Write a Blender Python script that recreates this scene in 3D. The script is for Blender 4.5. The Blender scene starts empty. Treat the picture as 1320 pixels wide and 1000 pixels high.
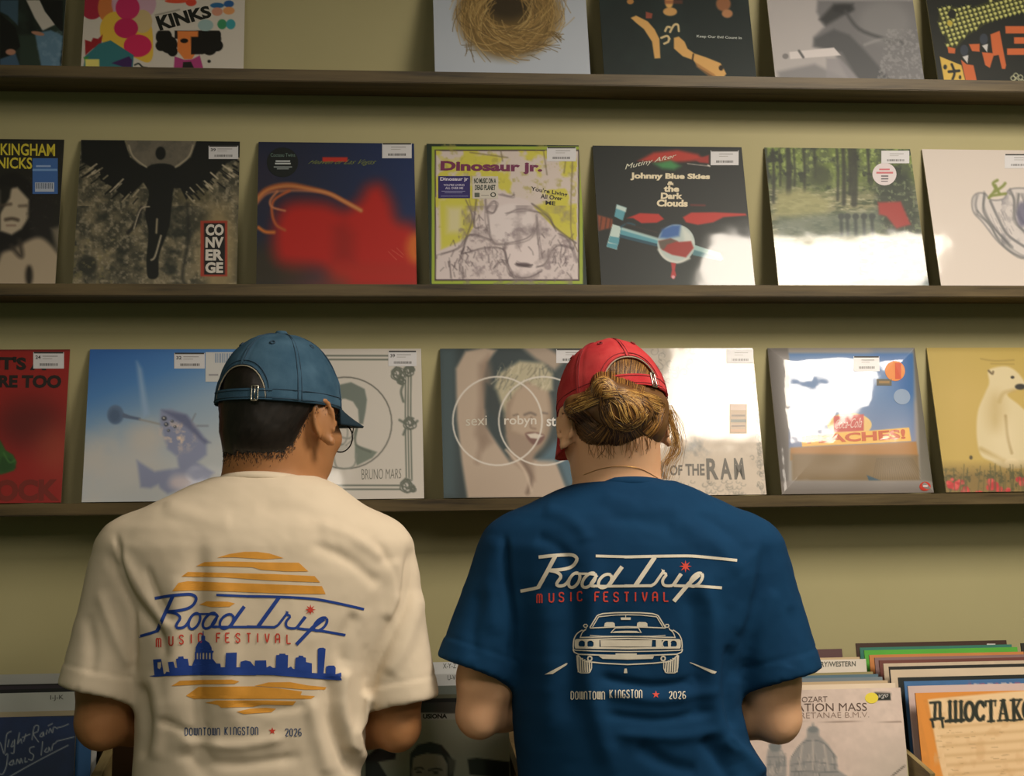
import bpy, bmesh, math, random
import numpy as np
from mathutils import Vector, Matrix
from mathutils.bvhtree import BVHTree
from mathutils.geometry import tessellate_polygon

SC = bpy.context.scene
COL = SC.collection
# ------------------------------------------------------------------ camera, world, lights, exposure
FPX = 2048.95
CAM = np.array([0.0, -3.2202, 1.46])
YAW, PITCH, ROLL = 0.101294, 0.071965, -0.0117375
LEAN = 0.27378
fw = np.array([math.sin(YAW)*math.cos(PITCH), math.cos(YAW)*math.cos(PITCH), math.sin(PITCH)])
rt0 = np.array([math.cos(YAW), -math.sin(YAW), 0.0]); up0 = np.cross(rt0, fw)
RT = rt0*math.cos(ROLL) + up0*math.sin(ROLL)
UP = -rt0*math.sin(ROLL) + up0*math.cos(ROLL)
cd = bpy.data.cameras.new('camera'); cam = bpy.data.objects.new('camera', cd); COL.objects.link(cam)
cd.sensor_width = 36.0; cd.lens = FPX*36/1320; cd.clip_start = 0.05
M = Matrix.Identity(4)
for i in range(3):
    M[i][0] = RT[i]; M[i][1] = UP[i]; M[i][2] = -fw[i]; M[i][3] = CAM[i]
cam.matrix_world = M
SC.camera = cam
cd.dof.use_dof = False
SC.view_settings.view_transform = 'Standard'; SC.view_settings.look = 'None'
SC.view_settings.exposure = 0.42; SC.view_settings.gamma = 1.0; SC.view_settings.use_curve_mapping = False

w = bpy.data.worlds.new('shop_air'); SC.world = w; w.use_nodes = True
w.node_tree.nodes['Background'].inputs[0].default_value = (0.58, 0.80, 0.46, 1)
w.node_tree.nodes['Background'].inputs[1].default_value = 0.06

def area(name, loc, sx, sy, power, col, rot=(0, 0, 0)):
    l = bpy.data.lights.new(name, 'AREA'); l.shape = 'RECTANGLE'; l.size = sx; l.size_y = sy
    l.energy = power; l.color = col
    o = bpy.data.objects.new(name, l); o.location = loc; o.rotation_euler = rot; COL.objects.link(o)
    return o
PANELS = [  # x, y, size x, size y, watts
    (1.45, -1.68, 0.72, 0.98, 47.0), (-0.31, -2.99, 0.56, 1.22, 14.0), (1.48, -4.2, 0.62, 1.22, 26.0)]
for k, (px_, py_, sx, sy, pw) in enumerate(PANELS):
    area('ceiling_lamp', (px_, py_, 2.985), sx, sy, pw, (1.0, 0.885, 0.75))

# ------------------------------------------------------------------ helpers
def ray(px, py): return fw + RT*((px-660)/FPX) - UP*((py-500)/FPX)
def at_y(px, py, Y):
    d = ray(px, py); return CAM + d*((Y-CAM[1])/d[1])
def to_px(P):
    q = np.asarray(P) - CAM; d = q@fw
    return np.stack([660+FPX*(q@RT)/d, 500-FPX*(q@UP)/d], -1)
def lin(c):
    c = np.asarray(c, float)
    if c.max() > 1.001: c = c/255.0
    return np.where(c <= 0.04045, c/12.92, ((c+0.055)/1.055)**2.4)
def tag(o, label=None, cat=None, group=None, kind=None):
    if label: o['label'] = label
    if cat: o['category'] = cat
    if group: o['group'] = group
    if kind: o['kind'] = kind
    return o
def empty(name, loc, rot=(0, 0, 0)):
    o = bpy.data.objects.new(name, None); o.empty_display_size = 0.05
    o.location = loc; o.rotation_euler = rot; COL.objects.link(o); return o
def obj(name, V, Fc, mats, parent=None, org=None, fmat=None, smooth=False, loc=None, rot=None, cols=None):
    V = np.asarray(V, float)
    if org is not None: V = V - np.asarray(org, float)
    me = bpy.data.meshes.new(name)
    if isinstance(Fc, np.ndarray):
        nf, k = Fc.shape
        me.vertices.add(len(V)); me.vertices.foreach_set('co', V.ravel())
        me.loops.add(nf*k); me.loops.foreach_set('vertex_index', Fc.ravel().astype(np.int32))
        me.polygons.add(nf)
        me.polygons.foreach_set('loop_start', np.arange(0, nf*k, k, dtype=np.int32))
        me.update(calc_edges=True)
    else:
        me.from_pydata(V.tolist(), [], [list(f) for f in Fc]); me.update()
    if not isinstance(mats, (list, tuple)): mats = [mats]
    for m in mats: me.materials.append(m)
    if fmat is not None: me.polygons.foreach_set('material_index', np.asarray(fmat, np.int32))
    if smooth: me.polygons.foreach_set('use_smooth', np.ones(len(me.polygons), bool))
    if cols is not None:
        a = me.color_attributes.new('Col', 'FLOAT_COLOR', 'POINT')
        c4 = np.ones((len(V), 4), np.float32); c4[:, :3] = cols
        a.data.foreach_set('color', c4.ravel())
    o = bpy.data.objects.new(name, me); COL.objects.link(o)
    if parent: o.parent = parent
    if loc is not None: o.location = loc
    if rot is not None: o.rotation_euler = rot
    return o

class MB:
    """collects shapes into one mesh"""
    def __init__(s): s.V = []; s.F = []; s.m = []
    def add(s, V, Fc, m=0):
        b = len(s.V); s.V += [tuple(v) for v in V]; s.F += [tuple(i+b for i in f) for f in Fc]; s.m += [m]*len(Fc)
    def box(s, lo, hi, m=0, bev=0.0):
        x0, y0, z0 = lo; x1, y1, z1 = hi
        if bev <= 0:
            s.add([(x0,y0,z0),(x1,y0,z0),(x1,y1,z0),(x0,y1,z0),(x0,y0,z1),(x1,y0,z1),(x1,y1,z1),(x0,y1,z1)],
                  [(0,3,2,1),(4,5,6,7),(0,1,5,4),(1,2,6,5),(2,3,7,6),(3,0,4,7)], m); return
        bm = bmesh.new(); bmesh.ops.create_cube(bm, size=1)
        for v in bm.verts: v.co = Vector(((x0+x1)/2+v.co.x*(x1-x0), (y0+y1)/2+v.co.y*(y1-y0), (z0+z1)/2+v.co.z*(z1-z0)))
        bmesh.ops.bevel(bm, geom=bm.edges[:], offset=bev, segments=2, affect='EDGES')
        bm.verts.index_update()
        s.add([v.co[:] for v in bm.verts], [[v.index for v in f.verts] for f in bm.faces], m); bm.free()
    def tube(s, pts, rad, n=8, m=0, cap=True, closed=False):
        P = np.asarray(pts, float); k = len(P); r = np.broadcast_to(np.asarray(rad, float), (k,))
        if closed: T = np.roll(P, -1, 0)-np.roll(P, 1, 0)
        else: T = np.gradient(P, axis=0)
        T /= np.linalg.norm(T, axis=1, keepdims=True)+1e-12
        a = np.array([0, 0, 1.0]) if abs(T[0][2]) < 0.9 else np.array([1.0, 0, 0])
        V = []; N = a
        for i in range(k):
            N = N - T[i]*(N@T[i]); N = N/(np.linalg.norm(N)+1e-12); B = np.cross(T[i], N)
            for j in range(n):
                t = 2*math.pi*j/n; V.append(P[i]+r[i]*(math.cos(t)*N+math.sin(t)*B))
        Fc = []
        for i in range(k if closed else k-1):
            i2 = (i+1) % k
            for j in range(n): Fc.append((i*n+j, i*n+(j+1) % n, i2*n+(j+1) % n, i2*n+j))
        if cap and not closed: Fc += [tuple(range(n))[::-1], tuple((k-1)*n+j for j in range(n))]
        s.add(V, Fc, m)
    def build(s, name, mats, parent=None, org=None, smooth=False, **kw):
        return obj(name, s.V, s.F, mats, parent, org, s.m, smooth, **kw)

def catmull(pts, per=8, closed=False):
    P = np.asarray(pts, float); n = len(P)
    if n < 3 and not closed: 
        t = np.linspace(0, 1, per+1)[:, None]; return P[0]*(1-t)+P[-1]*t
    out = []
    for i in range(n if closed else n-1):
        if closed: a, b, c, d = P[(i-1) % n], P[i], P[(i+1) % n], P[(i+2) % n]
        else: a, b, c, d = P[max(i-1, 0)], P[i], P[i+1], P[min(i+2, n-1)]
        t = (np.arange(per)/per)[:, None]
        out.append(0.5*((2*b)+(c-a)*t+(2*a-5*b+4*c-d)*t*t+(-a+3*b-3*c+d)*t**3))
    if not closed: out.append(P[-1:])
    return np.concatenate(out)

# ---- materials
def newmat(name):
    m = bpy.data.materials.new(name); m.use_nodes = True
    nt = m.node_tree; return m, nt, nt.nodes['Principled BSDF']
def setp(b, **kw):
    for k, v in kw.items():
        k = k.replace('_', ' ')
        if k in b.inputs: b.inputs[k].default_value = v
def coords(nt, kind='Object', scale=(1, 1, 1)):
    tc = nt.nodes.new('ShaderNodeTexCoord'); mp = nt.nodes.new('ShaderNodeMapping')
    mp.inputs['Scale'].default_value = scale
    nt.links.new(tc.outputs[kind], mp.inputs['Vector']); return mp.outputs['Vector']
def noise(nt, vec, scale, detail=4, rough=0.55):
    n = nt.nodes.new('ShaderNodeTexNoise'); n.inputs['Scale'].default_value = scale
    n.inputs['Detail'].default_value = detail; n.inputs['Roughness'].default_value = rough
    nt.links.new(vec, n.inputs['Vector']); return n.outputs['Fac']
def ramp(nt, fac, stops):
    r = nt.nodes.new('ShaderNodeValToRGB')
    e = r.color_ramp.elements
    while len(e) < len(stops): e.new(0.5)
    for q, (p, c) in zip(e, stops): q.position = p; q.color = (*c, 1)
    nt.links.new(fac, r.inputs['Fac']); return r.outputs['Color']
def bump(nt, b, h, strength, dist=0.001, inp='Normal'):
    n = nt.nodes.new('ShaderNodeBump'); n.inputs['Strength'].default_value = strength; n.inputs['Distance'].default_value = dist
    nt.links.new(h, n.inputs['Height']); nt.links.new(n.outputs['Normal'], b.inputs[inp])
def plain(name, col, rough=0.6, noise_amt=0.06, scale=60, bmp=0.0, metal=0.0, spec=0.5, coat=0.0, sheen=0.0, sss=0.0):
    m, nt, b = newmat(name); c = lin(col)
    v = coords(nt)
    f = noise(nt, v, scale)
    nt.links.new(ramp(nt, f, [(0.3, c*(1-noise_amt)), (0.7, np.minimum(c*(1+noise_amt), 1))]), b.inputs['Base Color'])
    setp(b, Roughness=rough, Metallic=metal, Specular_IOR_Level=spec, Coat_Weight=coat, Sheen_Weight=sheen)
    if coat: setp(b, Coat_Roughness=0.06)
    if bmp: bump(nt, b, f, bmp)
    return m
def wood(name, c0, c1, c2, axis=0, rough=0.5):
    m, nt, b = newmat(name)
    sc = [14, 14, 14]; sc[axis] = 1.1
    v = coords(nt, scale=sc); f = noise(nt, v, 3.0, 6, 0.6)
    sc2 = [60, 60, 60]; sc2[axis] = 2.0
    f2 = noise(nt, coords(nt, scale=sc2), 3.0, 3)
    mix = nt.nodes.new('ShaderNodeMath'); mix.operation = 'MULTIPLY_ADD'; mix.inputs[1].default_value = 0.35
    nt.links.new(f2, mix.inputs[0]); nt.links.new(f, mix.inputs[2])
    nt.links.new(ramp(nt, mix.outputs[0], [(0.42, lin(c0)), (0.62, lin(c1)), (0.82, lin(c2))]), b.inputs['Base Color'])
    setp(b, Roughness=rough); bump(nt, b, f2, 0.25, 0.0006)
    return m
def attr_mat(name, rough=0.5, coat=0.0, coat_bump=0.0, bscale=6.0, spec=0.4, coat_rough=0.06, detail=2):
    m, nt, b = newmat(name)
    a = nt.nodes.new('ShaderNodeAttribute'); a.attribute_name = 'Col'
    nt.links.new(a.outputs['Color'], b.inputs['Base Color'])
    setp(b, Roughness=rough, Specular_IOR_Level=spec, Coat_Weight=coat, Coat_Roughness=coat_rough, Coat_IOR=1.44)
    if coat_bump:
        oi = nt.nodes.new('ShaderNodeObjectInfo'); v = coords(nt)
        ad = nt.nodes.new('ShaderNodeVectorMath'); ad.operation = 'ADD'
        nt.links.new(v, ad.inputs[0]); nt.links.new(oi.outputs['Location'], ad.inputs[1])
        bump(nt, b, noise(nt, ad.outputs[0], bscale, detail), coat_bump, 0.01, 'Coat Normal')
    return m
# ------------------------------------------------------------------ setting
wall_m, nt, b = newmat('wall_paint')
f = noise(nt, coords(nt), 2.2, 5); nt.links.new(ramp(nt, f, [(0.3, lin((178, 170, 126))), (0.7, lin((186, 178, 134)))]), b.inputs['Base Color'])
setp(b, Roughness=0.55, Specular_IOR_Level=0.3); bump(nt, b, noise(nt, coords(nt), 260, 2), 0.08)
def struct(name, lo, hi, m):
    mb = MB(); mb.box(lo, hi); return tag(mb.build(name, m), kind='structure')
struct('wall_back', (-2.6, 0, 0), (3.4, 0.1, 3.0), wall_m)
floor_m = plain('floor_vinyl', (70, 64, 50), 0.5, 0.1, 12)
struct('floor', (-2.6, -6.0, -0.06), (3.4, 0.1, 0.0), floor_m)
ceil_m = plain('ceiling_tile', (205, 200, 180), 0.9, 0.03, 40)
struct('ceiling', (-2.6, -6.0, 3.0), (3.4, 0.1, 3.08), ceil_m)
mb = MB(); mb.box((-2.6, -0.012, 0.0), (3.4, -0.0005, 0.09), 0, 0.003); tag(mb.build('baseboard_back', plain('baseboard_paint', (150, 142, 110))), kind='structure')

lamp_white = plain('lamp_housing', (215, 212, 200), 0.5)
m_, nt, b = newmat('lamp_diffuser'); setp(b, Emission_Color=(1.0, 0.9, 0.72, 1), Emission_Strength=1.0)
diff_m = m_
LAMPLAB = ['long lit ceiling light panel above the right end of the shelves',
           'long lit ceiling light panel behind the person in the cream shirt',
           'long lit ceiling light panel farthest back on the right of the ceiling']
for (px_, py_, sx, sy, pw), lab in zip(PANELS, LAMPLAB):
    L = tag(empty('ceiling_light', (px_, py_, 3.0)), lab, 'ceiling light', 'ceiling light panels')
    mb = MB(); x0, x1, y0, y1 = px_-sx/2-.02, px_+sx/2+.02, py_-sy/2-.02, py_+sy/2+.02
    mb.box((x0-.02, y0-.02, 2.975), (x0, y1+.02, 3.0)); mb.box((x1, y0-.02, 2.975), (x1+.02, y1+.02, 3.0))
    mb.box((x0, y0-.02, 2.975), (x1, y0, 3.0)); mb.box((x0, y1, 2.975), (x1, y1+.02, 3.0))
    mb.build('frame', lamp_white, L, (px_, py_, 3.0))
    mb = MB(); mb.box((x0, y0, 2.99), (x1, y1, 2.997)); mb.build('diffuser', diff_m, L, (px_, py_, 3.0))

# shelves
SHELF_Z = [1.46+0.85817, 1.46+0.43147, 1.46+0.00932]
shelf_m = wood('shelf_wood', (36, 28, 15), (84, 70, 42), (104, 88, 56), 0, 0.5)
# knots and old joints belong to the boards themselves
SHL = ['long wooden display shelf along the wall, topmost of three', 'long wooden display shelf along the wall, middle of three',
       'long wooden display shelf along the wall, lowest, behind the two heads']
for k, z in enumerate(SHELF_Z):
    mb = MB(); mb.box((-1.75, -0.112, z-0.0245), (2.35, -0.0005, z-0.0008), 0, 0.0015)
    if k == 0: pass
    o = mb.build('display_shelf', shelf_m, None, (0.3, -0.056, z), loc=(0.3, -0.056, z))
    tag(o, SHL[k], 'shelf', 'display shelves on the wall')

# ------------------------------------------------------------------ sleeve artwork
S = 0.315
TH = 0.0035
_tc = {}
def text2d(s, bold=0.0, font_res=3):
    key = (s, bold)
    if key in _tc: return _tc[key]
    cu = bpy.data.curves.new('t', 'FONT'); cu.body = s; cu.size = 1; cu.resolution_u = font_res; cu.offset = bold
    o = bpy.data.objects.new('t', cu); COL.objects.link(o)
    dg = bpy.context.evaluated_depsgraph_get(); ev = o.evaluated_get(dg); me = ev.to_mesh()
    V = np.array([v.co[:2] for v in me.vertices]); Fc = [tuple(p.vertices) for p in me.polygons]
    ev.to_mesh_clear(); bpy.data.objects.remove(o); bpy.data.curves.remove(cu)
    lo, hi = V.min(0), V.max(0); V = (V-lo)/(hi-lo); asp = (hi-lo)[0]/(hi-lo)[1]
    _tc[key] = (V, Fc, asp); return _tc[key]

def segdist(X, Y, P, closed=False):
    d = np.full(X.shape, 1e9); n = len(P)
    for i in range(n if closed else n-1):
        ax, ay = P[i]; bx, by = P[(i+1) % n]; ux, uy = bx-ax, by-ay
        t = np.clip(((X-ax)*ux+(Y-ay)*uy)/(ux*ux+uy*uy+1e-12), 0, 1)
        d = np.minimum(d, np.hypot(X-ax-t*ux, Y-ay-t*uy))
    return d
def inside(X, Y, P):
    r = np.zeros(X.shape, bool); n = len(P)
    for i in range(n):
        ax, ay = P[i]; bx, by = P[(i+1) % n]
        if ay == by: continue
        c = (ay > Y) != (by > Y); r ^= c & (X < (bx-ax)*(Y-ay)/(by-ay)+ax)
    return r
def hsh(ix, iy, seed):
    n = (ix*374761393 + iy*668265263 + seed*974634777) & 0x7fffffff
    n = ((n ^ (n >> 13))*1274126177) & 0x7fffffff
    return ((n ^ (n >> 16)) & 0xffff)/65535.0
def vnoise(X, Y, seed=0):
    ix = np.floor(X).astype(np.int64); iy = np.floor(Y).astype(np.int64); fx, fy = X-ix, Y-iy
    fx = fx*fx*(3-2*fx); fy = fy*fy*(3-2*fy)
    a, b_, c, d = hsh(ix, iy, seed), hsh(ix+1, iy, seed), hsh(ix, iy+1, seed), hsh(ix+1, iy+1, seed)
    return (a*(1-fx)+b_*fx)*(1-fy)+(c*(1-fx)+d*fx)*fy
def fbm(X, Y, seed=0, octv=4):
    s = 0; a = 0.5; t = 0
    for o in range(octv): s = s+a*vnoise(X*2**o, Y*2**o, seed+o*17); t += a; a *= 0.55
    return s/t

class Cv:
    """a picture painted on a fine grid of points of a sleeve's front; X, Y are picture units"""
    def __init__(s, P, k, bg):
        q = to_px(P); s.X = (q[..., 0]-k[0])*k[2]; s.Y = (q[..., 1]-k[1])*k[2]; s.sc = k[2]
        s.c = np.ones(P.shape)*np.asarray(bg, float)
    def mix(s, m, col, a=1.0, sl=None):
        m = (m*a)[..., None]; col = np.asarray(col, float)
        if sl is None: s.c += (col-s.c)*m
        else: s.c[sl] += (col-s.c[sl])*m
    def _box(s, P, pad):
        lo = P.min(0)-pad; hi = P.max(0)+pad
        ok = (s.X > lo[0]) & (s.X < hi[0]) & (s.Y > lo[1]) & (s.Y < hi[1])
        if not ok.any(): return None
        r = np.where(ok.any(1))[0]; c = np.where(ok.any(0))[0]
        return (slice(r[0], r[-1]+1), slice(c[0], c[-1]+1))
    def poly(s, pts, col, soft=None, a=1.0, smooth=False):
        P = np.asarray(pts, float)
        if smooth: P = catmull(P, 5, True)
        sf = (soft or 0.7*s.sc); sl = s._box(P, sf*1.2)
        if sl is None: return
        X, Y = s.X[sl], s.Y[sl]; d = segdist(X, Y, P, True); d = np.where(inside(X, Y, P), -d, d)
        m = np.clip(0.5-d/(2*sf), 0, 1); s.mix(m*m*(3-2*m), col, a, sl)
    def el(s, cx, cy, rx, ry, col, soft=None, a=1.0, rot=0):
        sf = (soft or 0.7*s.sc); R_ = max(rx, ry)+sf; sl = s._box(np.array([[cx-R_, cy-R_], [cx+R_, cy+R_]]), 2)
        if sl is None: return
        x, y = s.X[sl]-cx, s.Y[sl]-cy; c, n = math.cos(rot), math.sin(rot); x, y = x*c+y*n, -x*n+y*c
        k0 = np.hypot(x/rx, y/ry); k1 = np.hypot(x/rx**2, y/ry**2)+1e-9
        m = np.clip(0.5-k0*(k0-1)/k1/(2*sf), 0, 1); s.mix(m*m*(3-2*m), col, a, sl)
    def st(s, pts, w, col, soft=None, a=1.0, smooth=True, closed=False):
        P = catmull(pts, 5, closed) if smooth and len(pts) > 2 else np.asarray(pts, float)
        if closed: P = np.vstack([P, P[:1]])
        sf = (soft or 0.6*s.sc); sl = s._box(P, w+sf)
        if sl is None: return
        d = segdist(s.X[sl], s.Y[sl], P)-w/2
        s.mix(np.clip(0.5-d/(2*sf), 0, 1), col, a, sl)
    def rect(s, x0, y0, x1, y1, col, **k): s.poly([(x0, y0), (x1, y0), (x1, y1), (x0, y1)], col, **k)
    def nz(s, scale, seed=0, octv=4, sx=1.0, sy=1.0): return fbm(s.X/(scale*s.sc)*sx+50, s.Y/(scale*s.sc)*sy+50, seed, octv)
    def th(s, m, lo, hi): return np.clip((m-lo)/(hi-lo), 0, 1)

wrap_m = attr_mat('sleeve_print_in_clear_wrap', 0.5, 1.0, 0.10, 9.0)
card_m = attr_mat('sleeve_print_on_card', 0.55, 0.0, 0)
puff_m = attr_mat('sleeve_print_in_loose_wrap', 0.4, 1.0, 0.2, 14.0, coat_rough=0.07)
ink_m = attr_mat('sticker_print', 0.5, 0.3)
GAIN = np.array([1.12, 1.12, 1.3])
NG = 190
def sleeve_frame(row, x, lean=LEAN):
    z = SHELF_Z[row]+0.0012; y0 = -S*math.sin(lean)-0.0047
    return np.array([x+S/2, y0, z]), lean
def to_local(o, lean, px, py):
    n = np.array([0, -math.cos(lean), math.sin(lean)]); d = ray(px, py); t = ((o-CAM)@n)/(d@n); P = CAM+d*t-o
    return P[0], P[1]*math.sin(lean)+P[2]*math.cos(lean)
def to_world(o, lean, X, Y, Z):
    return np.stack([X+o[0], Y*math.cos(lean)+Z*math.sin(lean)+o[1], -Y*math.sin(lean)+Z*math.cos(lean)+o[2]], -1)
def puff_fn(amount):
    def f(X, Z):
        u = X/S+0.5; v = Z/S
        e = np.minimum(np.minimum(u, 1-u), np.minimum(v, 1-v))
        return -amount*(1-np.exp(-e/0.05))*(0.7+0.6*fbm(u*3+7, v*3+1, 5, 2))
    return f
def add_text(V, Fc, C, o, lean, puff, s, quad, col, bold=0.0, lift=0.0004, italic=0.0, vert=False):
    T, tf, asp = text2d(s, bold)
    if len(quad) == 2:
        (x0, y0), (x1, y1) = quad; quad = [(x0, y0), (x1, y0), (x1, y1), (x0, y1)]
    q = np.array(quad, float); b0 = len(V)
    for (u, v) in T:
        u2 = u+italic*(v-0.5)
        p = q[3]*(1-u2)*(1-v)+q[2]*u2*(1-v)+q[0]*(1-u2)*v+q[1]*u2*v
        X, Z = to_local(o, lean, p[0], p[1])
        V.append((X, (puff(np.array(X), np.array(Z)) if puff else 0)-lift, Z)); C.append(col)
    Fc += [tuple(i+b0 for i in f) for f in tf]
SLV = []
def sleeve(name, label, cat, group, row, x, paint, bg, k, texts=(), stickers=(), mat=None, puff=0.0, edge=None, lean=LEAN, n=NG, gain=1.0):
    o, lean = sleeve_frame(row, x, lean); pf = puff_fn(puff) if puff else None
    g = np.linspace(0, 1, n+1); U, Vv = np.meshgrid(g, g)            # v down
    X = (U-0.5)*S; Z = (1-Vv)*S; Yf = pf(X, Z) if pf else np.zeros_like(X)
    cv = Cv(to_world(o, lean, X, np.zeros_like(X), Z), k, bg); paint(cv)
    def alb(c): return np.clip(lin(np.clip(np.asarray(c, float)/255, 0, 1))*GAIN*gain, 0, 0.9)
    C = alb(cv.c).reshape(-1, 3)
    V = np.stack([X, Yf, Z], -1).reshape(-1, 3); m = n+1
    i = np.arange(n)[:, None]*m+np.arange(n)[None, :]
    Fg = np.stack([i, i+m, i+m+1, i+1], -1).reshape(-1, 4)
    V = [tuple(v) for v in V]; C = [tuple(c) for c in C]; Fc = [tuple(f) for f in Fg]
    ring = [r*m for r in range(n+1)]+[n*m+c for c in range(1, n+1)]+[r*m+n for r in range(n-1, -1, -1)]+[c for c in range(n-1, 0, -1)]
    b0 = len(V); ec = alb(edge) if edge is not None else alb(np.asarray(bg)*0.8)
    V += [(V[r][0], TH, V[r][2]) for r in ring]; C += [tuple(ec)]*len(ring)
    for a in range(len(ring)):
        a2 = (a+1) % len(ring); Fc.append((ring[a], b0+a, b0+a2, ring[a2]))
    Fc.append(tuple(b0+a for a in range(len(ring)))[::-1])
    for t in texts:
        kw = t[3] if len(t) > 3 else {}
        q = [(k[0]+p[0]/k[2], k[1]+p[1]/k[2]) for p in t[1]]
        add_text(V, Fc, C, o, lean, pf, t[0], q, tuple(alb(t[2])), **kw)
    ob = obj(name, V, Fc, mat or wrap_m, None, None, None, False, tuple(o), (-lean, 0, 0), np.array(C))
    tag(ob, label, cat, group)
    for st in stickers: sticker(ob, o, lean, pf, *st)
    SLV.append(ob)
    return ob
def sticker(par, o, lean, pf, name, box, col, marks=(), texts=(), rnd=False):
    """a paper sticker: its own thin mesh; marks are printed bars (fractions of the sticker)"""
    (x0, y0), (x1, y1) = box
    def L(u, v, lift):
        X, Z = to_local(o, lean, x0+(x1-x0)*u, y0+(y1-y0)*v)
        return (X, (float(pf(np.array(X), np.array(Z))) if pf else 0)-lift, Z)
    V, Fc, C = [], [], []
    cc = np.clip(lin(np.asarray(col, float)/255)*GAIN, 0, 0.9)
    if rnd: pr = [(0.5+0.5*math.cos(a), 0.5+0.5*math.sin(a)) for a in np.linspace(0, -2*math.pi, 28, endpoint=False)]
    else: pr = [(0, 0), (0, 1), (1, 1), (1, 0)]
    V += [L(u, v, 0.0006) for u, v in pr]; V += [L(u, v, 0.0001) for u, v in pr]; n = len(pr); C += [cc]*(2*n)
    Fc.append(tuple(range(n)))
    for a in range(n): Fc.append((a, a+n, (a+1) % n+n, (a+1) % n))
    for (u0, v0, u1, v1, mc) in marks:
        b0 = len(V); V += [L(u0, v0, .0008), L(u0, v1, .0008), L(u1, v1, .0008), L(u1, v0, .0008)]
        C += [np.clip(lin(np.asarray(mc, float)/255)*GAIN, 0, .9)]*4; Fc.append((b0, b0+1, b0+2, b0+3))
    for (s, u0, v0, u1, v1, mc, bo) in texts:
        T, tf, asp = text2d(s, bo); b0 = len(V)
        for (u, v) in T: V.append(L(u0+(u1-u0)*u, v1+(v0-v1)*v, .0009)); C.append(np.clip(lin(np.asarray(mc, float)/255)*GAIN, 0, .9))
        Fc += [tuple(i+b0 for i in f) for f in tf]
    obj(name, V, Fc, ink_m, par, None, None, False, None, None, np.array(C))
def price(box, digits=None, bar=True):
    K = (55, 55, 50); mk = []
    if bar: mk.append((0.02, -0.02, 0.98, 0.08, K))
    mk += [(0.30, 0.22, 0.80, 0.27, (150, 148, 138)), (0.30, 0.38, 0.62, 0.42, (165, 162, 150))]
    rnd = random.Random(int(box[0][0]))
    u = 0.2
    while u < 0.8:
        wd = rnd.choice((.012, .02, .03)); mk.append((u, 0.68, u+wd, 0.84, (90, 90, 84))); u += wd+rnd.choice((.012, .02))
    tx = [(digits, 0.07, 0.2, 0.24, 0.42, K, 0.02)] if digits else []
    return ('price_sticker', box, (205, 204, 194), mk, tx)
# ------------------------------------------------------------------ the records on the shelves
BK = (22, 26, 22); WH = (205, 198, 176)
GT, GM, GB = 'record sleeves on the top shelf', 'record sleeves on the middle shelf', 'record sleeves on the lowest shelf'
rng = random.Random(4)

def p(c):
    c.mix(c.th(c.nz(40, 2), .4, .7), (46, 62, 50)); c.rect(100, 180, 210, 360, (44, 60, 48), soft=12)
    c.poly([(0, 0), (95, 0), (92, 130), (40, 80), (0, 60)], (62, 88, 100), soft=6)
    c.poly([(0, 70), (80, 140), (105, 240), (50, 290), (0, 305)], (14, 18, 18), soft=4)
    c.poly([(0, 305), (80, 275), (108, 355), (0, 355)], (66, 92, 110), soft=6)
    c.poly([(135, 0), (205, 0), (232, 60), (288, 125), (220, 158), (180, 95)], (198, 192, 172), soft=5)
    c.poly([(205, 0), (325, 0), (325, 170), (285, 130), (235, 60)], (16, 20, 20), soft=4)
    c.poly([(180, 172), (262, 155), (325, 185), (305, 355), (215, 355), (190, 225)], (96, 130, 146), soft=7)
    c.mix(c.th(c.nz(7, 9), .55, .8)*(c.Y > 150)*(c.X > 180), (130, 160, 172), .5)
    c.el(55, 268, 26, 16, (180, 130, 100), soft=5); c.el(195, 172, 34, 10, (176, 128, 98), soft=4, rot=.2)
sleeve('record_sleeve', 'dark record sleeve with blue jeans and white shirt, left end of top shelf', 'record', GT, 0,
       at_y(79, 88, -.09)[0]-S, p, (22, 30, 26), (0, 0, 4), edge=(190, 186, 160), gain=1.0)

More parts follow.
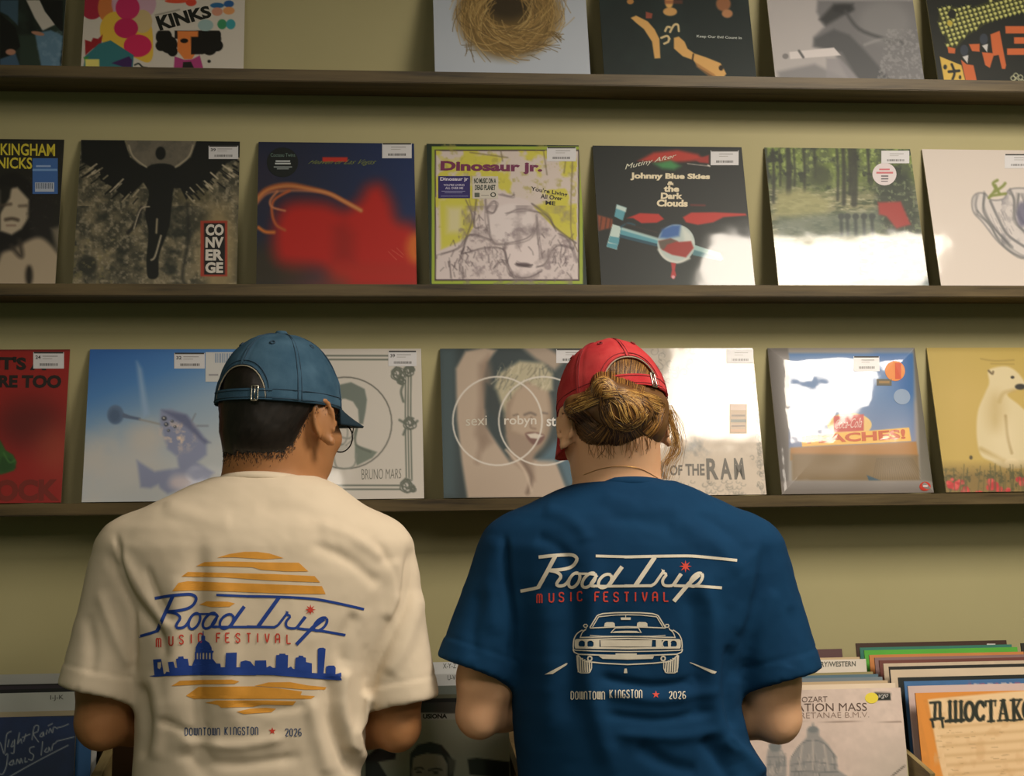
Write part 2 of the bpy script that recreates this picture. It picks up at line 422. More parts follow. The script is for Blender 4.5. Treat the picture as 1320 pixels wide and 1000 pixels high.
def p(c):
    c.el(475, 30, 62, 70, (165, 40, 60)); c.el(545, 40, 40, 70, (205, 120, 60)); c.el(690, 20, 115, 90, (196, 150, 165), a=.8)
    c.poly([(520, 120), (590, 60), (760, 90), (790, 250), (770, 320), (700, 300), (600, 240), (530, 220)], (222, 182, 62), smooth=True)
    c.el(735, 110, 50, 60, (200, 176, 120)); c.el(658, 40, 62, 62, (196, 44, 92)); c.el(650, 145, 62, 52, (190, 34, 84)); c.el(710, 236, 72, 58, (204, 40, 84))
    c.poly([(438, 205), (470, 215), (480, 195), (505, 200), (530, 178), (520, 235), (480, 250), (440, 285)], (150, 34, 40))
    c.poly([(438, 290), (510, 225), (570, 208), (690, 285), (685, 348), (430, 348)], (52, 116, 116)); c.poly([(575, 325), (665, 290), (682, 310), (678, 346), (640, 346)], (62, 36, 84))
    c.poly([(430, 295), (460, 290), (440, 320)], (60, 140, 60)); c.rect(440, 305, 512, 346, (226, 214, 110))
    for x, y, r in ((845, 190, 42), (870, 230, 45), (830, 235, 28), (890, 265, 26), (1050, 190, 50), (1095, 200, 46), (1080, 245, 40), (1120, 235, 30), (1040, 250, 30), (1110, 180, 30)):
        c.el(x, y, r, r, (16, 16, 14))
    c.rect(800, 100, 1160, 158, WH); c.rect(900, 158, 1040, 200, (20, 18, 16))
    c.poly([(915, 160), (1022, 160), (1018, 260), (990, 305), (950, 305), (915, 262)], (222, 128, 60))
    c.rect(985, 190, 1030, 280, (18, 16, 14)); c.el(950, 210, 20, 12, (20, 16, 14))
    c.poly([(900, 290), (950, 308), (990, 306), (1030, 285), (1048, 352), (896, 352)], (168, 60, 112)); c.poly([(945, 320), (985, 318), (1000, 350), (940, 350)], (30, 30, 28))
    for x, y, rx, ry, q in ((1120, 28, 36, 14, (40, 100, 140)), (1180, 20, 26, 18, (40, 90, 140)), (1120, 60, 28, 22, (200, 140, 110)), (1180, 55, 30, 20, (214, 150, 90)),
                            (1145, 125, 24, 26, (60, 140, 90)), (1190, 125, 24, 26, (60, 150, 150)), (1060, 130, 40, 30, (150, 178, 168)), (910, 5, 60, 12, (210, 80, 50)), (985, 12, 28, 20, (206, 70, 50))):
        c.el(x, y, rx, ry, q)
    c.st([(802, 78), (925, 50)], 8, (120, 116, 100), soft=3, a=.6); c.st([(695, 335), (715, 328), (735, 345), (760, 350)], 8, (30, 40, 36)); c.el(1078, 316, 9, 8, BK)
sleeve('record_sleeve', 'white record sleeve with bright blobs and a curly-haired head, top shelf', 'record', GT, 0, -0.52388, p, WH, (0, 0, 4),
       [('KINKS', [(800, 85), (1075, 28), (1095, 88), (826, 160)], BK, dict(bold=.045))], edge=(200, 196, 170))

def p(c):
    c.mix(c.th(c.nz(60, 3), .3, .8), (168, 178, 180), .5)
    c.el(655, 18, 66, 58, (116, 94, 50), soft=10); c.el(655, 6, 30, 22, (52, 42, 22), soft=12)
    r = random.Random(5)
    for i in range(420):
        a = r.uniform(0, 6.28); rad = r.uniform(.35, 1.05); x, y = 656+68*rad*math.cos(a), 16+56*rad*math.sin(a); t = a+1.57+r.gauss(0, .35); l = r.uniform(8, 26)
        col = r.choice(((166, 136, 76), (136, 108, 58), (96, 76, 40), (188, 162, 100), (150, 124, 68)))
        c.st([(x-l*math.cos(t), y-l*math.sin(t)), (x+2*math.cos(a), y+2*math.sin(a)), (x+l*math.cos(t+.25), y+l*math.sin(t+.25))], .9, col, soft=.5, a=.8)
    for i in range(26):
        x, y = r.choice(((712, 45), (700, 62), (680, 68), (610, 62))); t = r.uniform(-.6, 1.2); l = r.uniform(8, 24); s_ = 1 if x > 640 else -1
        c.st([(x+r.uniform(-12, 6), y+r.uniform(-8, 4)), (x+s_*l*math.cos(t), y+l*math.sin(t)*.5)], .7, (104, 84, 46), soft=.5)
sleeve('record_sleeve', 'pale grey-blue record sleeve with a birds nest, alone beside the gap on the top shelf', 'record', GT, 0, .17048, p, (176, 184, 184), (0, 0, 1), edge=(150, 150, 120))

def p(c):
    c.k = None
    sk = (206, 160, 88); sh = (150, 104, 54)
    c.mix(c.th(c.nz(50, 8), .5, .8), (28, 46, 42), .7)
    c.el(810, 5, 22, 38, sk, soft=6); c.rect(785, 0, 880, 20, (120, 60, 40), soft=6, a=.6); c.el(815, 60, 36, 22, (196, 150, 84), soft=5); c.el(1090, 20, 38, 38, (140, 92, 56), soft=8); c.el(1110, 70, 28, 22, (170, 120, 76), soft=6)
    c.el(610, 8, 18, 14, (170, 120, 60), soft=4)
    c.poly([(612, 92), (640, 80), (700, 110), (735, 150), (760, 200), (765, 300), (735, 302), (722, 215), (680, 150), (640, 118)], sk, soft=4)
    c.poly([(690, 60), (725, 70), (720, 95), (690, 95)], (140, 70, 50), soft=4)
    for q in ([(790, 160), (800, 140), (815, 140)], [(815, 165), (835, 130), (855, 128), (860, 160)], [(770, 195), (800, 185), (812, 200)], [(785, 225), (805, 215), (810, 200)]):
        c.st(q, 11, (208, 186, 130), soft=2)
    c.poly([(835, 195), (860, 188), (890, 215), (905, 250), (940, 275), (1000, 295), (1075, 325), (1090, 350), (1105, 380), (1090, 402), (1050, 400), (960, 345), (935, 310), (880, 290), (835, 250)], sk, soft=4)
    c.poly([(945, 320), (1040, 380), (1060, 400), (1020, 398), (950, 345)], sh, soft=5, a=.7); c.st([(935, 280), (930, 312)], 8, (40, 30, 18)); c.el(1078, 350, 12, 14, (34, 28, 18))
sleeve('record_sleeve', 'near-black record sleeve with tan crossed forearms, right of the birds nest sleeve', 'record', GT, 0, .51345, p, (20, 34, 32), (660, 0, 4),
       [('Keep Our Evil Count In', [(952, 180), (1185, 190), (1184, 206), (952, 197)], (180, 186, 170), dict(bold=.02))], edge=(60, 60, 48))

def p(c):
    c.mix(c.th(c.nz(30, 4), .3, .8), (168, 164, 156), .4)
    c.poly([(255, 0), (250, 60), (290, 140), (235, 190), (230, 240), (330, 250), (420, 420), (830, 440), (800, 0)], (112, 112, 108), soft=14)
    c.poly([(340, 20), (440, 20), (420, 60), (300, 130), (265, 100)], (56, 58, 56), soft=16); c.el(390, 45, 55, 22, (44, 46, 46), soft=14, a=.8)
    c.poly([(240, 200), (340, 150), (420, 180), (500, 260), (640, 420), (470, 420), (380, 270), (240, 240)], (80, 82, 80), soft=14)
    c.el(600, 110, 130, 110, (128, 128, 122), soft=40, a=.8); c.st([(400, 60), (470, 150), (600, 200), (690, 220)], 14, (70, 72, 70), soft=10); c.st([(500, 230), (600, 200), (680, 225)], 12, (150, 150, 142), soft=8, a=.7)
    c.mix(c.th(c.nz(3, 6, 2), .45, .7)*(c.X > 560+0.2*(420-c.Y))*(c.Y > 150), (150, 150, 142), .5)
    c.poly([(110, 268), (340, 245), (375, 285), (115, 305)], (206, 200, 188), soft=4); c.st([(160, 262), (182, 295)], 12, (90, 90, 86), soft=4); c.el(90, 290, 16, 14, (120, 118, 112), soft=4)
    c.poly([(50, 370), (240, 330), (440, 425), (60, 420)], (118, 118, 114), soft=16, a=.8); c.poly([(300, 300), (370, 300), (480, 420), (300, 420)], (140, 138, 134), soft=10, a=.8)
sleeve('record_sleeve', 'grey photographic record sleeve of a close-up face with a cigarette, on the top shelf', 'record', GT, 0, .86798, p, (172, 168, 158), (990, 0, 4), edge=(190, 186, 170))

def p(c):
    Y_, O_ = (176, 172, 84), (186, 92, 44)
    c.poly([(258, 95), (280, 80), (430, 70), (440, 90), (560, 120), (640, 60), (800, 10), (950, -20), (1250, -20), (1250, 110), (1000, 170), (760, 260), (560, 390), (440, 520), (350, 540), (320, 400), (240, 260)], (40, 44, 20))
    r = random.Random(3)
    for i in range(-4, 26):
        for j in range(-3, 14):
            x, y = 250+i*48+j*16, 60+j*46-i*13
            if inside(np.array([x]), np.array([y]), [(258, 95), (430, 70), (640, 70), (800, 10), (950, -20), (1250, -20), (1250, 105), (1000, 165), (760, 250), (540, 380), (440, 500), (350, 520), (325, 400), (250, 260)])[0]:
                c.el(x, y, 17, 17, (190, 190, 110), soft=5); c.st([(x-30, y-24), (x+4, y+28)], 5, (120, 124, 56), soft=3); c.st([(x+28, y-22), (x-2, y+26)], 5, (120, 124, 56), soft=3)
    c.el(395, 150, 42, 46, (18, 24, 18), soft=6); c.el(370, 250, 30, 30, (176, 160, 60), soft=8)
    for q in ([(345, 500), (430, 520), (425, 575), (355, 570)], [(575, 475), (690, 470), (690, 555), (610, 550)], [(805, 370), (905, 330), (975, 700), (965, 740), (930, 740), (895, 590), (840, 600), (800, 730), (750, 700), (715, 560), (830, 570)], [(965, 280), (1200, 280), (1200, 360), (970, 360)], [(1060, 400), (1200, 400), (1200, 470), (1060, 470)], [(985, 520), (1200, 520), (1200, 590), (985, 590)], [(490, 640), (550, 690), (625, 700), (665, 890), (545, 890)]):
        c.poly(q, O_, soft=6)
    c.poly([(262, 605), (495, 700), (540, 885), (310, 880)], (200, 166, 70), soft=6); c.st([(390, 690), (420, 780), (400, 850)], 26, BK); c.st([(360, 770), (470, 760)], 30, BK); c.el(320, 720, 20, 26, BK); c.el(480, 830, 14, 22, BK)
    for x in (535, 745):
        y = 540 if x < 600 else 420
        c.el(x-10, y, 44, 60, (44, 52, 60), soft=8); c.poly([(x-30, y+70), (x+35, y+50), (x+25, y+140)], (190, 188, 176), soft=6)
    for x, y in ((1050, 840), (1090, 870), (1130, 830), (1150, 880), (1080, 810)): c.st([(x-25, y), (x, y-25), (x+25, y), (x, y+25)], 10, (170, 170, 130), closed=True)
sleeve('record_sleeve', 'black record sleeve with yellow-green scaly band and orange shapes, top shelf right end', 'record', GT, 0, 1.213, p, (16, 22, 18), (1180, 0, 8.335), edge=(40, 44, 34))

# ---- middle shelf
def p(c):
    c.el(60, 470, 150, 260, (24, 24, 22), soft=10)
    c.poly([(0, 300), (90, 285), (150, 350), (150, 440), (110, 500), (60, 530), (0, 510)], (186, 172, 140), soft=12)
    c.poly([(0, 280), (60, 280), (50, 340), (0, 420)], (30, 30, 26), soft=12); c.st([(100, 382), (135, 380)], 10, (96, 84, 68), soft=9); c.st([(10, 378), (55, 372)], 12, (90, 78, 62), soft=9)
    c.st([(30, 452), (62, 447), (92, 454)], 14, (70, 60, 48), soft=9); c.st([(36, 482), (78, 482)], 9, (140, 116, 96), soft=6)
    c.el(215, 430, 65, 150, (34, 33, 30), soft=24); c.mix(c.th(c.nz(5, 3), .6, .8)*(c.X > 130)*(c.Y < 520), (70, 66, 56), .4)
    c.poly([(0, 640), (70, 600), (180, 545), (250, 570), (330, 680), (330, 800), (0, 800)], (176, 160, 128), soft=20, smooth=True)
    c.el(150, 740, 18, 50, (40, 36, 28), soft=16); c.st([(60, 590), (110, 640), (100, 560)], 20, (60, 54, 44), soft=14)
    c.poly([(265, 500), (330, 480), (330, 620), (290, 600)], (120, 112, 90), soft=20)
sleeve('record_sleeve', 'black and grey record sleeve with big yellow lettering, middle shelf left end', 'record', GM, 1, -.88432, p, (34, 34, 28), (0, 170, 4),
       [('BUCKINGHAM', [(-120, 58), (284, 62), (284, 126), (-120, 118)], (214, 198, 60), dict(bold=.02)), ('NICKS', [(-14, 132), (166, 132), (166, 192), (-16, 188)], (214, 198, 60), dict(bold=.02))],
       [('hype_sticker', ((42, 204), (74.5, 250)), (66, 106, 160), [(.14, .2, .72, .25, (150, 176, 206)), (0, .3, .98, .36, (120, 160, 200)), (.1, .68, .86, .94, (180, 190, 196))] + [(.14+i*.07, .7, .17+i*.07, .86, (40, 60, 90)) for i in range(10)])], edge=(150, 150, 120))

def p(c):
    n1, n2 = c.nz(16, 5), c.nz(4, 7, 3)
    c.mix(c.th(n1, .35, .65), (120, 112, 84)); c.mix(c.th(n2, .5, .75), (178, 166, 132), .55); c.mix(c.th(c.nz(22, 12), .55, .75)*(c.Y > 380), (40, 44, 36), .9)
    c.el(1130, 620, 100, 240, (160, 142, 96), soft=70, a=.8); c.el(1000, 330, 100, 40, (90, 84, 56), soft=30, a=.6)
    c.el(830, 60, 172, 140, (108, 102, 84), soft=4, a=.9); c.mix(c.th(c.nz(10, 3), .5, .7)*(np.hypot(c.X-830, (c.Y-60)*1.2) < 165), (84, 82, 68), .6)
    D = (18, 22, 20)
    c.poly([(418, 40), (640, 40), (670, 130), (720, 170), (790, 195), (765, 300), (740, 260), (690, 310), (650, 340), (590, 290), (520, 250), (480, 190), (420, 150)], D, soft=5)
    c.poly([(1250, 40), (1015, 40), (985, 130), (930, 175), (870, 200), (890, 290), (930, 290), (960, 350), (1000, 310), (1060, 280), (1110, 220), (1170, 160), (1250, 130)], D, soft=5)
    r = random.Random(8)
    for i in range(80):
        s_ = r.choice((-1, 1)); t = r.random(); x = 830+s_*(110+290*t); y = 340-170*t+r.uniform(-50, 30); l = r.uniform(25, 60)
        c.st([(x, y), (x+s_*l*.75, y+l*(.9-.5*t))], r.uniform(4, 9), r.choice((D, D, (186, 174, 140), (150, 140, 108))), soft=3)
    for s_ in (-1, 1): c.st([(830+s_*165, 70), (830+s_*140, 130), (830+s_*60, 190), (830+s_*20, 200)], 7, (170, 160, 128), soft=4)
    c.el(828, 110, 26, 34, D, soft=5); c.poly([(760, 180), (900, 180), (890, 330), (875, 470), (862, 520), (820, 640), (815, 745), (765, 750), (755, 660), (765, 520), (748, 420), (768, 320)], D, soft=5, smooth=True)
    c.st([(810, 450), (806, 520)], 10, (150, 140, 108), soft=4); c.st([(830, 535), (800, 640), (780, 660)], 9, (170, 160, 130), soft=4); c.st([(730, 390), (700, 470), (660, 520)], 20, (40, 40, 34), soft=6); c.st([(770, 385), (725, 400), (690, 500)], 6, (176, 166, 136), soft=3)
    c.st([(965, 370), (970, 560), (940, 740), (960, 790)], 18, (36, 38, 32), soft=8, a=.7); c.el(450, 690, 50, 50, (50, 52, 42), soft=14); c.mix(c.th(c.nz(6, 15), .58, .7)*(c.Y > 550)*(c.X < 600), (130, 122, 80), .6)
    c.rect(1034, 458, 1172, 745, (156, 58, 40)); c.rect(1052, 470, 1160, 735, (24, 26, 24))
W_ = (206, 200, 180)
sleeve('record_sleeve', 'grey-black record sleeve with dark spread wings and a red-edged box of letters', 'record', GM, 1, -.53652, p, (64, 64, 50), (0, 170, 4),
       [('CO', [(1062, 476), (1154, 476), (1154, 535), (1060, 535)], W_, dict(bold=.045)), ('NV', [(1060, 542), (1154, 542), (1153, 598), (1059, 598)], W_, dict(bold=.045)), ('ER', [(1060, 606), (1152, 606), (1151, 663), (1059, 663)], W_, dict(bold=.045)), ('GE', [(1059, 672), (1151, 672), (1150, 728), (1058, 728)], W_, dict(bold=.045))],
       [price(((269, 188), (307, 205)), '39')], edge=(50, 52, 40))

def p(c):
    c.mix(c.th(c.X, 300, 1000), (24, 48, 92)); c.el(120, 800, 220, 140, (56, 50, 34), soft=90, a=.9); c.el(90, 300, 120, 160, (48, 44, 60), soft=80, a=.6)
    R_ = (190, 32, 24)
    c.poly([(150, 560), (230, 420), (430, 410), (560, 450), (640, 400), (700, 320), (780, 310), (840, 400), (880, 510), (990, 580), (1010, 900), (560, 900), (420, 800), (180, 760)], R_, soft=75, smooth=True)
    c.poly([(500, 560), (560, 530), (620, 600), (620, 760), (500, 760)], (150, 28, 22), soft=60, a=.7)
    c.mix(c.th(c.Y, 740, 900)*c.th(c.X, 150, 420), (150, 70, 40), .6); c.el(985, 680, 60, 90, (216, 110, 40), soft=40); c.rect(600, 820, 1000, 900, R_, soft=60, a=.8)
    for off, w_, q in ((0, 26, (206, 110, 50)), (24, 20, (180, 84, 40)), (52, 14, (206, 130, 84)), (14, 8, (226, 170, 96))):
        c.st([(40, 400+off*.6), (110, 335+off*.5), (230, 308+off*.7), (360, 330+off*.3), (470, 360), (560, 405), (660, 460)], w_, q, soft=9, a=.8)
    c.st([(60, 560), (100, 585), (150, 588)], 20, (210, 120, 50), soft=8); c.st([(240, 345), (150, 400), (140, 480), (165, 545), (215, 575)], 16, (190, 96, 50), soft=7); c.st([(170, 350), (130, 400), (140, 440), (215, 462)], 12, (206, 130, 84), soft=6)
    for q in ([(840, 690), (905, 735)], [(820, 700), (870, 750)], [(870, 680), (910, 720)]): c.st(q, 3, (230, 150, 120), soft=2, a=.6)
    c.rect(435, 148, 582, 176, (196, 50, 36), soft=5)
sleeve('record_sleeve', 'dark blue record sleeve with a large soft red blur and orange streaks', 'record', GM, 1, -.18405, p, (32, 40, 62), (320, 170, 4.546),
       [('Heaven or Las Vegas', [(360, 165), (745, 160), (740, 200), (360, 195)], (120, 130, 60), dict(italic=.1))],
       [price(((492.7, 185), (530.7, 204))), ('round_sticker', ((344, 190), (384.5, 228.5)), (22, 28, 26), [(.28, .44, .74, .49, (180, 186, 176)), (.26, .52, .76, .57, (180, 186, 176)), (.22, .64, .8, .68, (130, 138, 130)), (.32, .7, .7, .74, (130, 138, 130))], [('Cocteau Twins', .12, .2, .9, .32, (104, 128, 112), 0)], True)], edge=(24, 26, 24), gain=.82)

def p(c):
    G_ = (150, 170, 52); ln = (88, 78, 76)
    c.rect(75, 85, 960, 890, G_); c.rect(92, 104, 940, 872, (64, 48, 50)); c.rect(100, 112, 932, 862, (202, 190, 172))
    c.mix(c.th(c.nz(22, 3), .5, .62)*(c.Y < 640)*(c.Y > 110)*(c.X > 100)*(c.X < 925), (196, 190, 60), .9); c.mix(c.th(c.nz(9, 6), .6, .75)*(c.Y < 560)*(c.X > 110)*(c.X < 920), (160, 152, 70), .6)
    c.poly([(120, 400), (280, 390), (290, 580), (240, 640), (130, 690)], (196, 192, 70), soft=14); c.poly([(660, 440), (860, 380), (890, 560), (760, 540)], (196, 190, 66), soft=14); c.rect(165, 440, 250, 590, (204, 196, 160), soft=30, a=.8)
    c.poly([(110, 700), (270, 640), (400, 420), (480, 350), (640, 400), (700, 470), (790, 560), (925, 660), (932, 862), (105, 862)], (206, 194, 182), soft=6)
    c.el(540, 540, 135, 120, (214, 204, 192), soft=12); c.mix(c.th(c.nz(7, 21), .55, .75)*(c.Y > 560)*(c.X > 230)*(c.X < 900), (112, 98, 98), .5)
    c.el(620, 720, 110, 120, (216, 204, 192), soft=10)
    r = random.Random(2)
    H = [[(280, 400), (310, 500), (280, 620), (240, 760)], [(390, 400), (400, 520), (430, 640), (500, 660), (640, 620), (690, 560)], [(510, 480), (580, 455), (660, 460), (750, 500), (800, 570)], [(660, 420), (760, 490), (800, 560), (920, 650)], [(690, 490), (700, 640), (720, 740)],
         [(130, 720), (230, 680), (300, 600), (420, 630)], [(250, 720), (400, 680), (500, 690), (520, 780), (560, 850)], [(500, 660), (510, 760), (540, 840), (640, 850), (720, 820)], [(570, 770), (640, 795), (660, 780)], [(690, 790), (750, 770), (800, 660), (900, 680)], [(820, 600), (880, 640), (930, 760)], [(330, 400), (330, 560), (380, 560)], [(180, 760), (190, 860)], [(250, 790), (260, 860)], [(440, 800), (480, 760), (520, 760)], [(480, 370), (540, 380), (560, 360)], [(400, 440), (430, 410), (460, 430), (440, 470), (400, 460)]]
    for q in H:
        for j in range(3): c.st([(x+r.gauss(0, 6), y+r.gauss(0, 6)) for x, y in q], r.uniform(3, 6), ln, soft=5, a=.5)
    for i in range(130):
        x, y = r.choice(((300, 700), (460, 740), (760, 680), (850, 760), (330, 520), (200, 760), (850, 650))); x += r.gauss(0, 45); y += r.gauss(0, 45); t = r.uniform(.8, 2.4); l = r.uniform(15, 45)
        c.st([(x, y), (x+l*math.cos(t), y+l*math.sin(t))], r.uniform(3, 7), r.choice((ln, (60, 50, 52), (140, 124, 120))), soft=4, a=.55)
    c.mix(c.th(c.nz(16, 44), .5, .75)*(c.Y > 430)*(c.X > 250)*(c.X < 920), (128, 116, 112), .55); c.el(610, 778, 42, 12, (96, 84, 84), soft=8); c.st([(570, 768), (620, 785), (665, 778)], 6, (80, 70, 70), soft=4)
    for q in ([(480, 110), (490, 170)], [(730, 110), (750, 250)], [(860, 160), (850, 240)], [(300, 120), (520, 150)], [(900, 150), (890, 560), (930, 700)]): c.st(q, 7, (110, 98, 70), soft=4, a=.7)
PU = (112, 44, 76); I_ = (44, 42, 40)
sleeve('record_sleeve', 'pale record sleeve with a pencil drawing, yellow-green border and purple title', 'record', GM, 1, .15668, p, (24, 40, 28), (540, 170, 4.543),
       [('Dinosaur jr.', [(128, 170), (722, 178), (722, 250), (126, 244)], PU, dict(bold=.045)), ("You're Living", [(658, 318), (870, 355), (868, 385), (655, 350)], I_, dict(bold=.02)), ('All Over', [(714, 362), (842, 378), (840, 402), (712, 390)], I_, dict(bold=.02)), ('ME', [(742, 402), (800, 408), (798, 430), (742, 426)], I_, dict(bold=.03))],
       [price(((705, 190), (742.5, 208))), ('hype_sticker', ((565, 227), (606, 255.5)), (44, 36, 92), [(.1, .68, .84, .70, (150, 150, 180)), (.2, .75, .76, .77, (150, 150, 180)), (.08, .9, .94, .92, (150, 150, 180))], [('Dinosaur jr', .06, .06, .94, .26, (206, 200, 206), .03), ("YOU'RE LIVING", .16, .36, .82, .46, (190, 186, 200), .02), ('ALL OVER ME', .22, .5, .78, .6, (190, 186, 200), .02)]),
        ('label_sticker', ((609, 227.5), (642, 256)), (196, 190, 168), [(.08, .74, .28, .94, (84, 90, 76)), (.34, .84, .64, .87, (140, 136, 120))], [('NO MUSIC ON A', .06, .08, .92, .32, (36, 52, 44), .03), ('DEAD PLANET', .1, .38, .9, .62, (36, 52, 44), .03), ('o', .7, .72, .92, .94, (50, 56, 46), .0)])], edge=(26, 40, 28))

def p(c):
    c.mix(c.th(c.Y, 500, 900)*c.th(c.X, 200, 1000), (56, 76, 66), .6)
    c.poly([(330, 170), (420, 120), (560, 105), (680, 130), (720, 165), (600, 175), (480, 180)], (170, 50, 36), soft=16); c.poly([(420, 185), (520, 165), (580, 200), (540, 222), (470, 215)], (60, 130, 70), soft=18); c.poly([(660, 160), (745, 135), (745, 185), (690, 180)], (150, 44, 36), soft=8)
    c.st([(620, 186), (745, 200)], 4, (190, 180, 160), soft=3); c.st([(740, 195), (749, 200)], 8, W_, soft=3)
    RD = (176, 44, 34)
    c.poly([(265, 505), (340, 475), (450, 480), (482, 510), (440, 532), (350, 535), (300, 505)], RD, soft=6); c.poly([(592, 500), (640, 472), (780, 470), (960, 478), (965, 490), (830, 500), (770, 530), (680, 545), (610, 530)], RD, soft=7); c.st([(640, 428), (720, 430)], 10, (110, 36, 30), soft=6)
    c.poly([(92, 485), (180, 510), (180, 560), (98, 580)], (132, 64, 34), soft=8)
    for x in (110, 140, 165): c.st([(x+6, 500), (x-4, 570)], 6, (60, 32, 22), soft=4)
    TL, TD, TW = (84, 150, 156), (30, 74, 86), (186, 206, 190)
    c.poly([(205, 425), (262, 445), (240, 520), (190, 495)], TL); c.poly([(180, 540), (232, 555), (205, 690), (145, 672)], TW); c.poly([(165, 610), (222, 620), (215, 660), (155, 645)], TL); c.poly([(205, 425), (262, 445), (258, 470), (200, 448)], TW, soft=6); c.poly([(150, 650), (210, 660), (204, 688), (146, 672)], TL)
    c.poly([(230, 560), (450, 628), (445, 668), (222, 610)], TL); c.poly([(232, 556), (450, 620), (450, 638), (232, 575)], TW, soft=5, a=.7); c.poly([(225, 600), (445, 656), (440, 672), (220, 618)], TD, soft=4); c.st([(230, 555), (270, 535), (310, 545)], 10, TD, soft=5); c.st([(260, 540), (440, 588)], 6, (50, 40, 34), soft=4)
    c.poly([(655, 660), (810, 710), (830, 745), (815, 755), (650, 718)], (150, 184, 172)); c.poly([(655, 690), (810, 735), (815, 755), (650, 722)], (70, 120, 122), soft=6); c.poly([(760, 700), (810, 712), (825, 742), (790, 736)], (216, 212, 180), soft=8)
    c.el(553, 655, 110, 113, (176, 190, 176)); c.poly([(455, 620), (470, 570), (530, 545), (580, 545), (570, 610), (500, 625)], (52, 96, 150), soft=14); c.poly([(590, 560), (640, 600), (655, 650), (600, 640)], (200, 208, 190), soft=14)
    c.poly([(450, 640), (520, 625), (570, 645), (640, 640), (655, 680), (610, 735), (530, 720), (470, 690)], (150, 46, 38), soft=7); c.poly([(450, 640), (520, 625), (560, 640), (500, 660), (480, 690), (460, 680)], (90, 80, 66), soft=8); c.st([(450, 690), (490, 740), (560, 765), (630, 740)], 12, (206, 206, 186), soft=7)
    c.poly([(522, 765), (552, 770), (546, 810), (554, 840), (538, 864), (520, 850), (528, 810)], (170, 48, 46), soft=4); c.el(536, 850, 10, 10, (214, 150, 150), soft=4)
CR = (218, 206, 166)
sleeve('record_sleeve', 'black record sleeve with cream lettering and a teal and red globe', 'record', GM, 1, .50055, p, (22, 30, 28), (750, 170, 4.546),
       [('Johnny Blue Skies', [(284, 238), (752, 246), (750, 286), (284, 284)], CR, dict(bold=.05)), ('&', [(500, 290), (542, 290), (542, 312), (500, 312)], CR, dict(bold=.05)), ('the', [(480, 314), (572, 316), (570, 352), (480, 352)], CR, dict(bold=.05)), ('Dark', [(464, 356), (592, 358), (590, 394), (462, 394)], CR, dict(bold=.05)), ('Clouds', [(440, 396), (622, 398), (620, 440), (438, 438)], CR, dict(bold=.05)), ('Mutiny After', [(252, 190), (548, 128), (552, 156), (262, 228)], (206, 206, 176), dict(italic=.08))],
       [price(((916, 194), (952, 213)))], edge=(40, 46, 36))

def p(c):
    c.mix(c.th(c.nz(12, 3), .35, .65)*c.th(c.Y, 330, 200), (104, 122, 52)); c.mix(c.th(c.nz(5, 9, 3), .52, .7)*c.th(c.Y, 360, 120), (150, 168, 88), .8); c.mix(c.th(c.nz(9, 5), .55, .7)*c.th(c.Y, 420, 200), (26, 38, 24), .9)
    c.mix(c.th(c.Y, 230, 330)*c.th(c.nz(14, 22, 4, 1, 2.5), .35, .6), (138, 136, 96), .9); c.mix(c.th(c.nz(6, 14, 3, .6, 2), .55, .72)*c.th(c.Y, 240, 300), (184, 180, 140), .7)
    for x, w_, y1 in ((62, 16, 330), (98, 14, 340), (172, 26, 300), (200, 10, 260), (248, 12, 290), (410, 12, 330), (440, 20, 350), (470, 18, 300), (490, 30, 350), (560, 14, 240), (300, 10, 220), (130, 10, 260)): c.st([(x, 85), (x+6, 200), (x+4, y1)], w_, (34, 40, 28), soft=6, a=.85)
    c.poly([(600, 190), (760, 200), (800, 340), (830, 600), (700, 560), (600, 420)], (34, 46, 34), soft=30, a=.85); c.el(330, 210, 50, 50, (48, 58, 34), soft=24, a=.8)
    c.mix(c.th(c.nz(4, 31, 3), .55, .72)*(c.X > 600)*(c.Y > 230), (120, 132, 92), .7)
    c.poly([(120, 300), (240, 275), (380, 330), (360, 400), (200, 430), (110, 400)], (152, 150, 96), soft=26, a=.8); c.poly([(120, 420), (330, 400), (620, 380), (640, 480), (480, 520), (120, 520)], (92, 106, 90), soft=26, a=.7)
    for x in (430, 460, 500, 540, 580): c.st([(x, 410), (x+4, 500)], 14, (44, 56, 50), soft=7); c.el(x+2, 410, 16, 14, (50, 60, 54), soft=6)
    c.poly([(105, 520), (860, 500), (880, 760), (105, 760)], (176, 176, 150), soft=30, a=.85); c.mix(c.th(c.nz(6, 41, 3, .7, 1.6), .5, .68)*(c.Y > 520)*(c.X > 520), (70, 88, 78), .8)
    c.poly([(610, 342), (720, 338), (770, 450), (700, 470), (650, 410), (615, 400)], (150, 44, 36), soft=10); c.poly([(430, 740), (540, 715), (860, 720), (870, 748), (430, 748)], (60, 84, 84), soft=14)
sleeve('record_sleeve', 'glossy record sleeve with a green forest photograph and a round white sticker', 'record', GM, 1, .86420, p, (70, 82, 50), (970, 170, 3.771), [],
       [price(((1136, 194.4), (1172, 210.6)), None, False), ('round_sticker', ((1124.5, 210), (1155.5, 239)), (206, 196, 186), [(.28, .26, .72, .33, (190, 100, 100)), (.16, .4, .86, .48, (190, 100, 100)), (.36, .56, .66, .62, (90, 84, 84)), (.36, .68, .66, .74, (90, 84, 84)), (.36, .8, .64, .84, (110, 100, 100))], [], True)], edge=(40, 52, 30))

